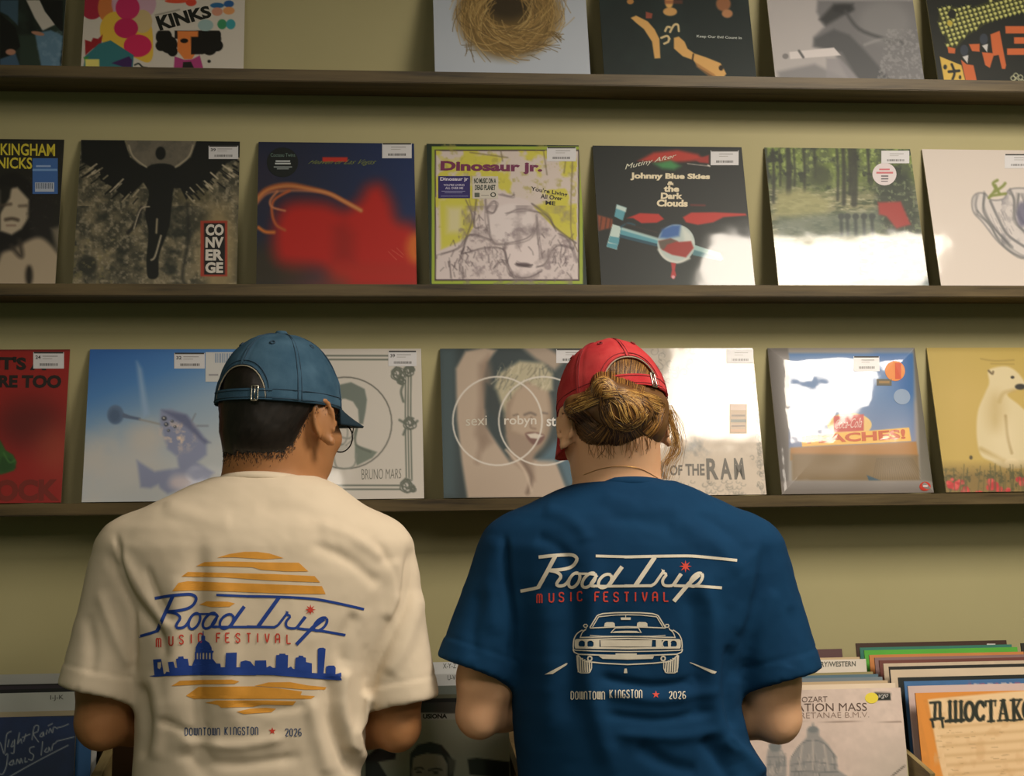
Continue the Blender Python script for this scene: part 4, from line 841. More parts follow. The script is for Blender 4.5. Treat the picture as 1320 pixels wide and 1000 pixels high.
def build_body(P):
    """one continuous figure: head, neck, trunk, arms, hands, legs, feet"""
    F = Field(P['lo'], P['hi'], .0052)
    H, Rh = P['head'], P['R']; q = P.get('hs', 1.0)
    def L(*p): return H+Rh@(np.array(p)*q)
    def he(c, r, k=.012, op='u', R=None): F.ell(L(*c), np.array(r)*q, k, op, Rh if R is None else Rh@R)
    he((0, -.006, .012), (.077, .095, .100)); he((0, .034, -.042), (.064, .066, .086), .03); he((0, .046, -.084), (.050, .050, .042), .03)
    he((0, .086, -.108), (.020, .018, .017), .02); he((0, .080, .008), (.052, .022, .014), .02)
    for s_ in (-1, 1): he((s_*.044, .070, -.042), (.020, .022, .018), .02)
    for s_ in (-1, 1): he((s_*.032, .104, -.014), (.015, .014, .011), .01, 's'); he((s_*.032, .088, -.015), (.0135, .0125, .0125), .004)
    F.cap(L(0, .094, -.012), L(0, .118, -.050), .008*q, .012*q, .010)
    for s_ in (-1, 1): F.ell(L(s_*.011, .108, -.054), np.array((.008, .010, .007))*q, .006, R=Rh)
    he((0, .099, -.078), (.023, .010, .006), .006); he((0, .097, -.088), (.020, .010, .007), .006); he((0, .110, -.0825), (.024, .012, .0016), .002, 's')
    for s_ in (-1, 1):                       # ears: flaring shell, rim, lobe
        Re = np.array(Matrix.Rotation(-s_*.48, 3, 'Z') @ Matrix.Rotation(.22, 3, 'X'))
        he((s_*.083, -.004, -.026), (.0085, .017, .031), .010, R=Re)
        c = np.array((s_*.088, -.008, -.024))
        rim = [c+Re@np.array((s_*.003, .017*math.cos(t), .031*math.sin(t)+.001)) for t in np.linspace(-.6, 4.0, 11)]
        for a, b in zip(rim[:-1], rim[1:]): F.cap(L(*a), L(*b), .0042*q, .0042*q, .003)
        he(c+Re@np.array((s_*.010, .006, -.002)), (.007, .010, .017), .004, 's', R=Re)
        he(c+Re@np.array((s_*.001, .006, -.032)), (.006, .009, .009), .005, R=Re)
    N0, N1 = P['neck']
    F.cap(N0, N1, P['nr'][0], P['nr'][1], .03); F.cap(L(0, -.045, -.05), (np.array(N0)+np.array(N1))/2, .05*q, P['nr'][0]*.95, .03); F.cap(L(0, .03, -.09), np.array(N1)+(0, .035, -.02), .035*q, .035, .03)
    F.loft(P['torso'], .03, inset=P.get('inset', .02))
    for A in P['arms']:
        Sh, El, Wr = map(np.array, (A['sh'], A['el'], A['wr'])); r = A['r']
        m8 = Sh+(El-Sh)*.78; F.cap(Sh, m8, r[0]*.96, r[0]*.95, .015); F.cap(m8, El, r[0]*.96, r[1], .02); F.ell(Sh+(El-Sh)*.45, np.array((.95, .97, 1.8))*r[0], .015)
        F.cap(El+(0, -r[1]*.55, -r[1]*.25), El+(0, -r[1]*.6, -r[1]*.45), r[1]*.48, r[1]*.42, .03)
        mid = El+(Wr-El)*.3; F.cap(El, mid, r[1]*.97, r[2]*1.12, .02); F.cap(mid, Wr, r[2]*1.12, .026, .02)
        d = Wr-El; d = d/np.linalg.norm(d); hd = d*.5+np.array((A['s']*.05, .6, .22)); F.cap(Wr, Wr+hd/np.linalg.norm(hd)*.03, .026, .022, .012)
        hand(F, Wr, hd, (A['s']*.25, .1, 1), -A['s'], A.get('curl', .5))
    z0 = P['torso'][-1][0]; cx, cy = P['hip']
    F.ell((cx, cy, .90), (P['hw']-.012, .104, .11), .05); 
    for s_ in (-1, 1):
        hp = np.array((cx+s_*P['hw']*.52, cy, .86)); kn = np.array((cx+s_*.10, cy+.02, .49)); an = np.array((cx+s_*.105, cy-.01, .09))
        F.cap(hp, kn, .074, .050, .03); F.cap(kn, an, .050, .036, .02); F.ell(kn*.72+an*.28+(0, -.008, 0), (.044, .046, .10), .03)
        F.cap(an+(0, -.02, -.045), an+(s_*.02, .14, -.06), .034, .030, .02)
    V, Q = F.mesh(); return relax(V, Q, 2, .5), Q

def folds(V, Nn, FD, amt=1.0):
    px = to_px(V); back = np.clip((-Nn[:, 1]+.25)/.5, 0, 1); D = np.zeros(len(V))
    for pts, w_, a in FD:
        P = catmull(pts, 6) if len(pts) > 2 else np.array(pts, float)
        lo, hi = P.min(0)-3*w_, P.max(0)+3*w_; m = np.where(((px > lo) & (px < hi)).all(1))[0]
        if not len(m): continue
        X, Y = px[m, 0], px[m, 1]; best = np.full(len(m), 1e9); tt = np.zeros(len(m)); n = len(P)-1
        for i in range(n):
            u = P[i+1]-P[i]; t = np.clip(((X-P[i, 0])*u[0]+(Y-P[i, 1])*u[1])/(u@u), 0, 1); d = np.hypot(X-P[i, 0]-t*u[0], Y-P[i, 1]-t*u[1])
            b = d < best; best = np.where(b, d, best); tt = np.where(b, (i+t)/n, tt)
        D[m] += a*np.exp(-(best/w_)**2)*np.minimum(1, 6*np.minimum(tt, 1-tt)+.12)
    return np.clip(D*back*amt*1.35, -.0065, .011)

def build_shirt(P):
    F = Field(P['slo'], P['shi'], .0043)
    F.loft(P['torso'], 0, e=2.35)
    for A in P['sleeves']:
        F.cap(A['sh'], A['hem'], A['r0'], A['r1'], .035, flat=True)
        F.cap(A['sh']+(A['hem']-A['sh'])*.2, A['hem']+(A['hem']-A['sh'])*.02, A['r0'], A['r1']*1.01, .02, flat=True)
    for A in P['sleeves']:                      # open cuffs
        u = A['hem']-A['sh']; F.cap(A['hem']-u*.22, A['hem']+u*.2, A['r1']-.006, A['r1']-.006, 0, 's')
    V, Q = F.mesh(); V = relax(V, Q, 3, .5); N = vnormals(V, Q)
    D = folds(V, N, P['folds'])
    D += .0022*(fbm(V[:, 0]*16+3, V[:, 2]*9+V[:, 1]*8, P['seed'], 3)-.5)+.0016*(fbm(V[:, 0]*40+V[:, 1]*30, V[:, 2]*46, P['seed']+5, 2)-.5)
    for A in P['sleeves']:                      # turned-up cuff with its stitch line
        u = A['hem']-A['sh']; L = np.linalg.norm(u); u = u/L; t = (V-A['hem'])@u
        rad = np.linalg.norm((V-A['hem'])-t[:, None]*u, axis=1); near = (rad < A['r1']*1.3) & (rad > A['r1']*.8) & (t < .012)
        D += near*(t > -.026)*.0010*np.clip((t+.026)/.004, 0, 1) - near*.0008*np.exp(-((t+.028)/.003)**2)
    V = V+N*D[:, None]
    return V, Q

def ink(mesh_bvh, strokes, org, name, mat, parent, lift=.0009):
    """print lying on the cloth: every point of the drawing is put onto the shirt's surface"""
    V, Fc = [], []
    eye = Vector(CAM)
    def put(p):
        d = Vector(ray(p[0], p[1])).normalized(); h = mesh_bvh.ray_cast(eye, d)
        if h[0] is None: return None
        return np.array(h[0]-d*lift)
    for kind, pts, w_ in strokes:
        if kind == 's':
            P = np.asarray(pts, float); seg = np.hypot(*np.diff(P, axis=0).T); s_ = np.concatenate([[0], np.cumsum(seg)])
            n = max(2, int(s_[-1]/2.2)+1); u = np.linspace(0, s_[-1], n); P = np.stack([np.interp(u, s_, P[:, i]) for i in (0, 1)], 1)
            T = np.gradient(P, axis=0); T /= np.linalg.norm(T, axis=1, keepdims=True)+1e-9; Nn = np.stack([-T[:, 1], T[:, 0]], 1)
            m = 3; b0 = len(V)
            for i in range(n):
                for j in range(m): V.append(put(P[i]+Nn[i]*w_*(j/(m-1)-.5)))
            for i in range(n-1):
                for j in range(m-1): Fc.append((b0+i*m+j, b0+(i+1)*m+j, b0+(i+1)*m+j+1, b0+i*m+j+1))
        else:
            bm = bmesh.new(); vs = [bm.verts.new((p_[0], p_[1], 0)) for p_ in pts]
            for t in tessellate_polygon([[Vector((p_[0], p_[1], 0)) for p_ in pts]]):
                try: bm.faces.new([vs[i] for i in t])
                except ValueError: pass
            for _ in range(7):
                es = [e for e in bm.edges if e.calc_length() > 5]
                if not es: break
                bmesh.ops.subdivide_edges(bm, edges=es, cuts=1); bmesh.ops.triangulate(bm, faces=bm.faces[:])
            bm.verts.index_update(); b0 = len(V)
            V += [put((v.co.x, v.co.y)) for v in bm.verts]; Fc += [tuple(v.index+b0 for v in f.verts) for f in bm.faces]; bm.free()
    ok = [v is not None for v in V]; Fc = [f for f in Fc if all(ok[i] for i in f)]
    V = [v if v is not None else org for v in V]
    # drop unused
    used = sorted({i for f in Fc for i in f}); mp = {o: i for i, o in enumerate(used)}
    return obj(name, [V[i] for i in used], [tuple(mp[i] for i in f) for f in Fc], mat, parent, org, None, True)

# narrow poster letters drawn with strokes, on a 1 x 1 box (v down)
LT = {'M': [[(0, 1), (0, .15), (.12, 0), (.38, 0), (.5, .12), (.5, 1)], [(.5, .12), (.62, 0), (.88, 0), (1, .15), (1, 1)]], 'U': [[(0, 0), (0, .85), (.25, 1), (.75, 1), (1, .85), (1, 0)]],
      'S': [[(1, .22), (.95, .06), (.7, 0), (.3, 0), (.05, .08), (0, .25), (.1, .42), (.9, .58), (1, .75), (.95, .92), (.7, 1), (.3, 1), (.05, .94), (0, .78)]], 'I': [[(.5, 0), (.5, 1)]], 'C': [[(1, .2), (.9, .03), (.6, 0), (.3, 0), (0, .12), (0, .88), (.3, 1), (.7, 1), (.95, .95), (1, .8)]],
      'F': [[(0, 1), (0, 0), (1, 0)], [(0, .48), (.8, .48)]], 'E': [[(1, 0), (0, 0), (0, 1), (1, 1)], [(0, .5), (.8, .5)]], 'T': [[(0, 0), (1, 0)], [(.5, 0), (.5, 1)]], 'V': [[(0, 0), (.15, .5), (.5, 1), (.85, .5), (1, 0)]], 'A': [[(0, 1), (0, .2), (.25, 0), (.75, 0), (1, .2), (1, 1)], [(0, .55), (1, .55)]], 'L': [[(0, 0), (0, 1), (1, 1)]],
      'D': [[(0, 0), (0, 1), (.6, 1), (1, .8), (1, .2), (.6, 0), (0, 0)]], 'O': [[(0, .15), (.3, 0), (.7, 0), (1, .15), (1, .85), (.7, 1), (.3, 1), (0, .85), (0, .15)]], 'W': [[(0, 0), (0, .85), (.15, 1), (.38, 1), (.5, .88), (.5, 0)], [(.5, .88), (.62, 1), (.88, 1), (1, .85), (1, 0)]], 'N': [[(0, 1), (0, .12), (.3, 0), (.7, 0), (1, .15), (1, 1)]],
      'K': [[(0, 0), (0, 1)], [(1, 0), (.1, .5), (1, 1)]], 'G': [[(1, .2), (.9, .03), (.3, 0), (0, .12), (0, .88), (.3, 1), (.8, 1), (1, .88), (1, .5), (.5, .5)]], '2': [[(0, .2), (.1, .03), (.4, 0), (.9, .04), (1, .25), (.85, .5), (0, 1), (1, 1)]], '0': [[(0, .15), (.3, 0), (.7, 0), (1, .15), (1, .85), (.7, 1), (.3, 1), (0, .85), (0, .15)]], '6': [[(.9, .03), (.3, 0), (0, .2), (0, .85), (.3, 1), (.7, 1), (1, .85), (1, .58), (.7, .46), (.05, .5)]]}
def letters(s, pos, w_, h, sw, tr=lambda p: p):
    """pos: list of (x left, y top) for every letter"""
    out = []
    for ch, (x, y) in zip(s, pos):
        if ch == ' ': continue
        for q in LT[ch]:
            out.append(('s', [tr((x+u*w_*(1.12 if ch in 'MW' else 1), y+v*h)) for u, v in q], sw))
    return out
def star(cx, cy, R_, r_, n, a0=-math.pi/2, sharp=None):
    return [(cx+(R_ if i % 2 == 0 else r_)*math.cos(a0+i*math.pi/n), cy+(R_ if i % 2 == 0 else r_)*math.sin(a0+i*math.pi/n)) for i in range(2*n)]
# ------------------------------------------------------------------ the two people
def cloth(name, c0, c1, rough=.85, scale=9, weave=900, bmp=.12):
    m, nt, b = newmat(name); v = coords(nt)
    nt.links.new(ramp(nt, noise(nt, v, scale, 5), [(.3, lin(c0)), (.7, lin(c1))]), b.inputs['Base Color'])
    setp(b, Roughness=rough, Specular_IOR_Level=.1, Sheen_Weight=.0)
    bump(nt, b, noise(nt, v, weave, 2), bmp, .0006); return m
def skin(name, c0, c1):
    m, nt, b = newmat(name); v = coords(nt)
    nt.links.new(ramp(nt, noise(nt, v, 18, 5), [(.3, lin(c0)), (.7, lin(c1))]), b.inputs['Base Color'])
    setp(b, Roughness=.5, Specular_IOR_Level=.35, Subsurface_Weight=.08, Subsurface_Radius=(.008, .003, .0015), Subsurface_Scale=.6)
    bump(nt, b, noise(nt, v, 420, 2), .08, .0005); return m
metal_m = plain('buckle_metal', (190, 186, 172), .3, .03, 80, metal=1.0)
gold_m = plain('fine_gold', (190, 150, 80), .3, .03, 80, metal=1.0)
wire_m = plain('dark_wire', (34, 28, 24), .35, .03, 80, metal=.4)
jean_m = cloth('jean_denim', (40, 50, 68), (54, 66, 88)); shoe_m = cloth('shoe_canvas', (60, 58, 54), (74, 70, 64))
hair_m = attr_mat('hair_strands', .42, spec=.5)

def cap_build(P, root, org, cm, sm, K, label):
    H, R = P['head'], P['R']
    if 'capR' in P: R = P['capR']
    a, b_, c, zr, y0 = K['a'], K['b'], K['c'], K['zr'], K.get('y0', -.004)
    f0, em = K['f0'], K['em']
    def pt(ph, e, off=0):
        ce = math.cos(e)**.82 if e < 1.5707 else 0
        p = np.array(((a+off)*math.sin(ph)*ce, y0+(b_+off)*math.cos(ph)*ce, zr+(c+off)*math.sin(e)**1.04)); return H+R@p
    def emin(ph):
        d = abs(((ph-math.pi+math.pi) % (2*math.pi))-math.pi)/f0
        return em*math.sqrt(max(0, 1-d**2.3)) if d < 1 else 0
    base = list(np.linspace(-math.pi, math.pi, 97)[:-1]); ph_ = sorted(base+[math.pi-f0*q for q in (.999, .99, .97, .94, .9)]+[-math.pi+f0*q for q in (.999, .99, .97, .94, .9)])
    n, m = len(ph_), 26; V, Fc = [], []
    for ph in ph_:
        e0 = emin(ph)
        for j in range(m):
            e = e0+(math.pi/2-e0)*j/(m-1)*.999
            seam = min(abs(((ph-k*math.pi/3+math.pi) % (2*math.pi))-math.pi) for k in range(6))
            off = (.0016*math.exp(-(seam/.03)**4)-.0012*math.exp(-((seam-.06)/.02)**2))*math.cos(e)+.0016*(fbm(np.array(ph*3.0+9), np.array(e*5.0), 3, 3)-.5)*2
            V.append(pt(ph, e, float(off)))
    for i in range(n):
        i2 = (i+1) % n
        for j in range(m-1): Fc.append((i*m+j, i*m+j+1, i2*m+j+1, i2*m+j))
    cap = obj('cap', V, Fc, cm, root, org, None, True); cap['label'] = label
    md = cap.modifiers.new('thick', 'SOLIDIFY'); md.thickness = .0022; md.offset = -1
    # stitching: double rows along the six seams, round the rim and round the opening
    st = MB()
    for k in range(6):
        pk = k*math.pi/3
        for o in (-.030, .030):
            e0 = emin(pk+o)+.02; es = np.linspace(e0, 1.5, 20)
            st.tube([pt(pk+o*min(1, .35+math.cos(e)), e, .0005) for e in es], .0007, 5)
    rim = [p for p in ph_ if emin(p) == 0]
    for e in (.035, .16): st.tube([pt(p, e, .0005) for p in rim], .0006, 5)
    arch = [p % (2*math.pi) for p in ph_ if emin(p) > 0]; arch.sort()
    for o in (.03, .11): st.tube([pt(math.pi+(p-math.pi)*(1+o*.9), emin(p)+o*.8, .0006) for p in arch], .0007, 5)
    st.build('stitching', sm, cap, org, True)
    if K.get('edge'):
        ed = MB(); ed.tube([pt(p, emin(p), .0002) for p in arch], .0011, 6); ed.build('opening_binding', K['edge'], cap, org, True)
    bt = MB()
    top = pt(0, 1.5706); up = R[:, 2]
    bt.tube([top-up*.002, top+up*.003, top+up*.0058, top+up*.007], [.0100, .0100, .008, .001], 16); bt.build('top_button', cm, cap, org, True)
    for k in range(6):
        ey = MB()
        ph = k*math.pi/3+math.pi/6; cpt = [pt(ph+.055*math.cos(t), .95+.036*math.sin(t), .0006) for t in np.linspace(0, 2*math.pi, 13)[:-1]]
        ey.tube(cpt, .0012, 5, closed=True); ey.build('eyelet', sm, cap, org, True)
    # strap and buckle across the opening
    sp = MB(); s0, s1 = math.pi-f0-.10, math.pi+f0+.10; P_ = np.linspace(s0, s1, 22); es = (.012, K['se'])
    for o in (.0012, -.0012):
        pass
    Vs = [pt(p, e, o) for p in P_ for (e, o) in ((es[0], -.001), (es[1], -.001), (es[1], .0012), (es[0], .0012))]
    Fs = []
    for i in range(len(P_)-1):
        for j in range(4): Fs.append((i*4+j, (i+1)*4+j, (i+1)*4+(j+1) % 4, i*4+(j+1) % 4))
    Fs += [(0, 1, 2, 3), tuple((len(P_)-1)*4+j for j in (3, 2, 1, 0))]
    sp.add(Vs, Fs)
    for e in (es[0]+.03, es[1]-.03): sp.tube([pt(p, e, .0016) for p in P_], .0006, 5, 1)
    sp.build('strap', [cm, sm], cap, org, False)
    bk = MB(); b0, b1 = K['bk']
    q = [pt(b0, es[0]-.02, .0025), pt(b1, es[0]-.02, .0025), pt(b1, es[1]+.03, .0025), pt(b0, es[1]+.03, .0025)]
    loop = np.concatenate([np.linspace(q[i], q[(i+1) % 4], 5)[:-1] for i in range(4)]); bk.tube(loop, .0014, 6, closed=True)
    mid = (b0+b1)/2; bk.tube([pt(mid, es[0]-.02, .0025), pt(mid, es[1]+.03, .0025)], .0011, 6); bk.build('buckle', metal_m, cap, org, True)
    # visor
    ns, nt_ = 25, 9; V = []
    for i in range(ns):
        s_ = -1+2*i/(ns-1); ph = s_*K.get('bw', 1.1)
        for j in range(nt_):
            t = j/(nt_-1); x = a*math.sin(ph)*(1.0+.02*t); y = y0+b_*math.cos(ph)+K['bl']*t*(1-abs(s_)**2.6)**.8
            z = zr+.004-K.get('bd', .016)*t-K.get('bc', 4.5)*x*x*(.35+.65*t)
            V.append(H+R@np.array((x, y, z)))
    Fv = [(i*nt_+j, (i+1)*nt_+j, (i+1)*nt_+j+1, i*nt_+j+1) for i in range(ns-1) for j in range(nt_-1)]
    vz = obj('visor', V, Fv, K.get('vm', cm), cap, org, None, True); md = vz.modifiers.new('thick', 'SOLIDIFY'); md.thickness = .0035; md.offset = 0
    return cap

def hair_shell(P, bvh, zmin, ztop=.088, off=.008, nphi=120, nz_=26, seed=1):
    H, R = P['head'], P['R']; q = P.get('hs', 1.0); V = []
    rj = random.Random(seed)
    for i in range(nphi):
        ph = 2*math.pi*i/nphi; zm = zmin(abs(math.degrees(((ph-math.pi+math.pi) % (2*math.pi))-math.pi)), ph)+rj.uniform(-.003, .003)
        for j in range(nz_):
            z = ztop+(zm-ztop)*j/(nz_-1)
            c = H+R@(np.array((0, -.008, z))*q); d = R@np.array((math.sin(ph), math.cos(ph), .0))
            h = bvh.ray_cast(Vector(c), Vector(d), .2); r = h[3] if h[0] is not None else .08
            f = min(1, (nz_-1-j)/6); V.append(c+d*(r+(off+rj.uniform(-.0007, .0007))*f**.7-(.002 if j == nz_-1 else 0)))
    Fc = [(i*nz_+j, i*nz_+j+1, ((i+1) % nphi)*nz_+j+1, ((i+1) % nphi)*nz_+j) for i in range(nphi) for j in range(nz_-1)]
    Fc.append(tuple(i*nz_ for i in range(nphi)))
    return V, Fc
def glasses(P, root, org):
    H, R = P['head'], P['R']; g = MB()
    L = lambda *p: H+R@np.array(p)
    for s_ in (-1, 1):
        g.tube([L(s_*.034+.0245*math.cos(t), .126-abs(.0245*math.cos(t)+.01*s_)*.12, -.038+.023*math.sin(t)) for t in np.linspace(0, 2*math.pi, 33)[:-1]], .0012, 6, closed=True)
        g.tube([L(s_*.0585, .122, -.030), L(s_*.068, .11, -.024), L(s_*.078, .05, -.012), L(s_*.084, .0, -.004), L(s_*.083, -.014, -.016), L(s_*.081, -.02, -.03)], .0011, 6)
    g.tube([L(-.010, .127, -.034), L(0, .130, -.031), L(.010, .127, -.034)], .0011, 6)
    o = g.build('glasses', wire_m, root, org, True); o['label'] = 'thin round dark wire glasses'
    gm, nt, b = newmat('clear_lens'); setp(b, Transmission_Weight=1.0, Roughness=.02, IOR=1.1, Alpha=.25)
    for s_ in (-1, 1):
        ln = MB(); c = L(s_*.034, .125, -.038); ring = [L(s_*.034+.023*math.cos(t), .125-abs(.023*math.cos(t)+.01*s_)*.12, -.038+.022*math.sin(t)) for t in np.linspace(0, 2*math.pi, 25)[:-1]]
        ln.add([c]+ring, [(0, i+1, (i+1) % 24+1) for i in range(24)]); ln.build('lens', gm, o, org, True)
def collar(P, root_part, org, mat, C):
    c = np.array(C['c']); ax, ay, tilt, h = C['ax'], C['ay'], C['tilt'], C['h']; V = []; n = 64
    for i in range(n):
        t = 2*math.pi*i/n; x, y = math.cos(t), math.sin(t)
        base = c+np.array((ax*x, ay*y, -tilt*(y+1)/2+C.get('side', 0)*x)); out = np.array((x, y, 0))
        for (r, z) in ((.000, 0), (.0045, .001), (.0042, h*.5), (-.003, h), (-.0055, h-.002), (-.003, h*.4)): V.append(base+out*r+np.array((0, 0, z)))
    Fc = [(i*6+j, ((i+1) % n)*6+j, ((i+1) % n)*6+(j+1) % 6, i*6+(j+1) % 6) for i in range(n) for j in range(6)]
    obj('collar', V, Fc, mat, root_part, org, None, True)
def trousers(P, root, org):
    F = Field((P['hip'][0]-.3, P['hip'][1]-.25, .05), (P['hip'][0]+.3, P['hip'][1]+.25, 1.04), .008); cx, cy = P['hip']
    F.ell((cx, cy, .90), (P['hw']-.002, .112, .12), .04)
    for s_ in (-1, 1):
        hp = np.array((cx+s_*P['hw']*.52, cy, .86)); kn = np.array((cx+s_*.10, cy+.02, .49)); an = np.array((cx+s_*.105, cy-.01, .10))
        F.cap(hp, kn, .088, .072, .03); F.cap(kn, an, .072, .062, .02)
    V, Q = F.mesh(); obj('jeans', relax(V, Q, 2), Q, jean_m, root, org, None, True)
    for s_ in (-1, 1):
        F = Field((cx+s_*.105-.09, cy-.14, -.012), (cx+s_*.125+.09, cy+.22, .13), .006); an = np.array((cx+s_*.105, cy-.03, .035))
        F.cap(an, an+(s_*.02, .16, 0), .046, .044, .03); F.cap(an, an+(0, 0, .05), .046, .05, .03); F.f = np.maximum(F.f, (.002-F.ax[2])[None, None, :].astype(np.float32))
        V, Q = F.mesh(); obj('shoe', relax(V, Q, 1), Q, shoe_m, root, org, None, True)

YT = -.70
def A2(px, py, y): return np.array(at_y(px, py, y))
# ---------------- person in the cream shirt
yawM = math.radians(-34)
M_ = dict(head=A2(361, 526, -.655), R=rotm(yawM, math.radians(-3.5), 0), hs=1.04, seed=11)
M_['torso'] = [row(274, 408, 614, -.672, .078), row(258, 424, 620, -.673, .086), row(240, 437, 627, -.675, .094), row(202, 460, 645, -.679, .106), row(172, 484, 661, -.682, .115), row(150, 505, 678, -.686, .122),
               row(137, 519, 700, -.69, .127), row(140, 520, 735, -.69, .131), row(158, 506, 790, -.69, .131), row(170, 482, 850, -.69, .129), row(175, 476, 900, -.69, .126), row(174, 472, 950, -.685, .124), row(171, 466, 1000, -.68, .124), row(168, 466, 1090, -.68, .126), row(168, 468, 1150, -.68, .126)]
M_['sleeves'] = [dict(sh=A2(168, 714, -.69), hem=A2(127, 886, -.70), r0=.051, r1=.0555), dict(sh=A2(488, 714, -.69), hem=A2(516, 899, -.70), r0=.051, r1=.0540)]
elL, elR = A2(131, 930, -.685), A2(511, 935, -.685)
cxM = A2(320, 900, -.69)[0]
M_['arms'] = [dict(sh=A2(172, 716, -.69), el=elL, wr=elL+np.array((.15, .165, -.006)), r=(.049, .0380, .036), s=-1, tip=np.array((0, -.006, -.004))),
              dict(sh=A2(484, 716, -.69), el=elR, wr=elR+np.array((-.15, .165, .0)), r=(.048, .0350, .035), s=1, tip=np.array((0, -.006, -.004)))]
M_['neck'] = (A2(345, 640, -.672), A2(350, 575, -.655)); M_['nr'] = (.072, .064)
M_['hip'] = (cxM, -.68); M_['hw'] = .165
M_['lo'] = (cxM-.36, -.92, -.012); M_['hi'] = (cxM+.36, -.26, 1.80)
M_['slo'] = (cxM-.36, -.86, .84); M_['shi'] = (cxM+.36, -.53, 1.52)
M_['folds'] = [([(150, 690), (160, 745), (172, 800), (172, 870)], 4, -.005), ([(140, 712), (165, 765), (205, 815), (214, 850)], 7, -.006), ([(152, 705), (185, 765), (222, 815)], 8, .004), ([(128, 760), (150, 820), (168, 860)], 9, .004), ([(112, 790), (120, 840), (116, 870)], 8, -.003),
    ([(530, 705), (524, 770), (503, 815), (482, 862), (474, 900)], 7, -.009), ([(545, 760), (522, 830), (500, 870)], 10, .004), ([(505, 720), (512, 760), (498, 800)], 9, .004), ([(480, 690), (508, 735), (518, 770)], 6, -.003),
    ([(258, 690), (254, 780), (252, 870), (258, 960), (262, 1005)], 13, -.006), ([(228, 740), (222, 830), (215, 930)], 15, .005), ([(285, 740), (290, 840), (300, 940)], 18, .004),
    ([(446, 850), (440, 905), (452, 950), (474, 985)], 9, .007), ([(425, 870), (424, 920), (440, 970), (460, 1005)], 9, -.006), ([(474, 890), (466, 930), (448, 968)], 7, .006), ([(480, 905), (478, 930), (460, 950)], 5, -.004), ([(400, 900), (410, 950), (424, 1000)], 10, .004),
    ([(205, 925), (240, 942), (270, 940)], 5, -.003), ([(230, 955), (300, 962), (370, 950)], 7, .003), ([(225, 972), (300, 985), (390, 975)], 7, -.003), ([(300, 905), (350, 915), (400, 908)], 6, -.002), ([(400, 700), (450, 722), (490, 755)], 8, -.0035), ([(410, 672), (455, 692), (495, 720)], 8, .0035), ([(180, 880), (190, 930), (182, 980)], 7, -.005), ([(196, 868), (206, 920), (200, 980)], 8, .004),
    ([(210, 650), (260, 668), (300, 672)], 10, .002), ([(330, 655), (390, 660), (440, 680)], 10, -.002), ([(188, 730), (205, 770), (225, 800)], 5, -.003), ([(460, 790), (440, 830), (445, 870)], 9, -.004)]
# ---------------- person in the blue shirt
W2 = dict(head=A2(789, 532, -.665), R=rotm(math.radians(12), math.radians(-17), math.radians(-1.5)), hs=.975, seed=23)
W2['torso'] = [row(752, 866, 620, -.678, .078), row(734, 880, 625, -.679, .086), row(714, 898, 632, -.681, .093), row(686, 924, 645, -.685, .103), row(657, 954, 660, -.689, .112), row(640, 974, 676, -.692, .118),
               row(628, 994, 700, -.695, .124), row(640, 990, 740, -.70, .128), row(652, 972, 800, -.70, .128), row(657, 953, 860, -.70, .127), row(660, 952, 910, -.70, .126), row(664, 962, 955, -.695, .127), row(669, 984, 1000, -.69, .128), row(672, 992, 1090, -.69, .130), row(672, 990, 1150, -.69, .128)]
W2['sleeves'] = [dict(sh=A2(664, 712, -.70), hem=A2(613, 857, -.71), r0=.052, r1=.0565), dict(sh=A2(966, 712, -.70), hem=A2(1006, 868, -.71), r0=.053, r1=.0620)]
cxW = A2(808, 900, -.70)[0]
elWL, elWR = A2(617, 920, -.695), A2(1001, 924, -.695)
W2['arms'] = [dict(sh=A2(668, 716, -.70), el=elWL, wr=elWL+np.array((.14, .135, .02)), r=(.048, .0330, .033), s=-1, tip=np.array((0, -.006, -.004))),
              dict(sh=A2(962, 716, -.70), el=elWR, wr=elWR+np.array((-.14, .135, .012)), r=(.049, .0365, .036), s=1, tip=np.array((0, -.006, -.004)))]
W2['neck'] = (A2(800, 645, -.68), A2(793, 578, -.668)); W2['nr'] = (.066, .060)
W2['hip'] = (cxW+.01, -.69); W2['hw'] = .175
W2['lo'] = (cxW-.38, -.93, -.012); W2['hi'] = (cxW+.38, -.26, 1.80)
W2['slo'] = (cxW-.38, -.87, .84); W2['shi'] = (cxW+.38, -.54, 1.52)
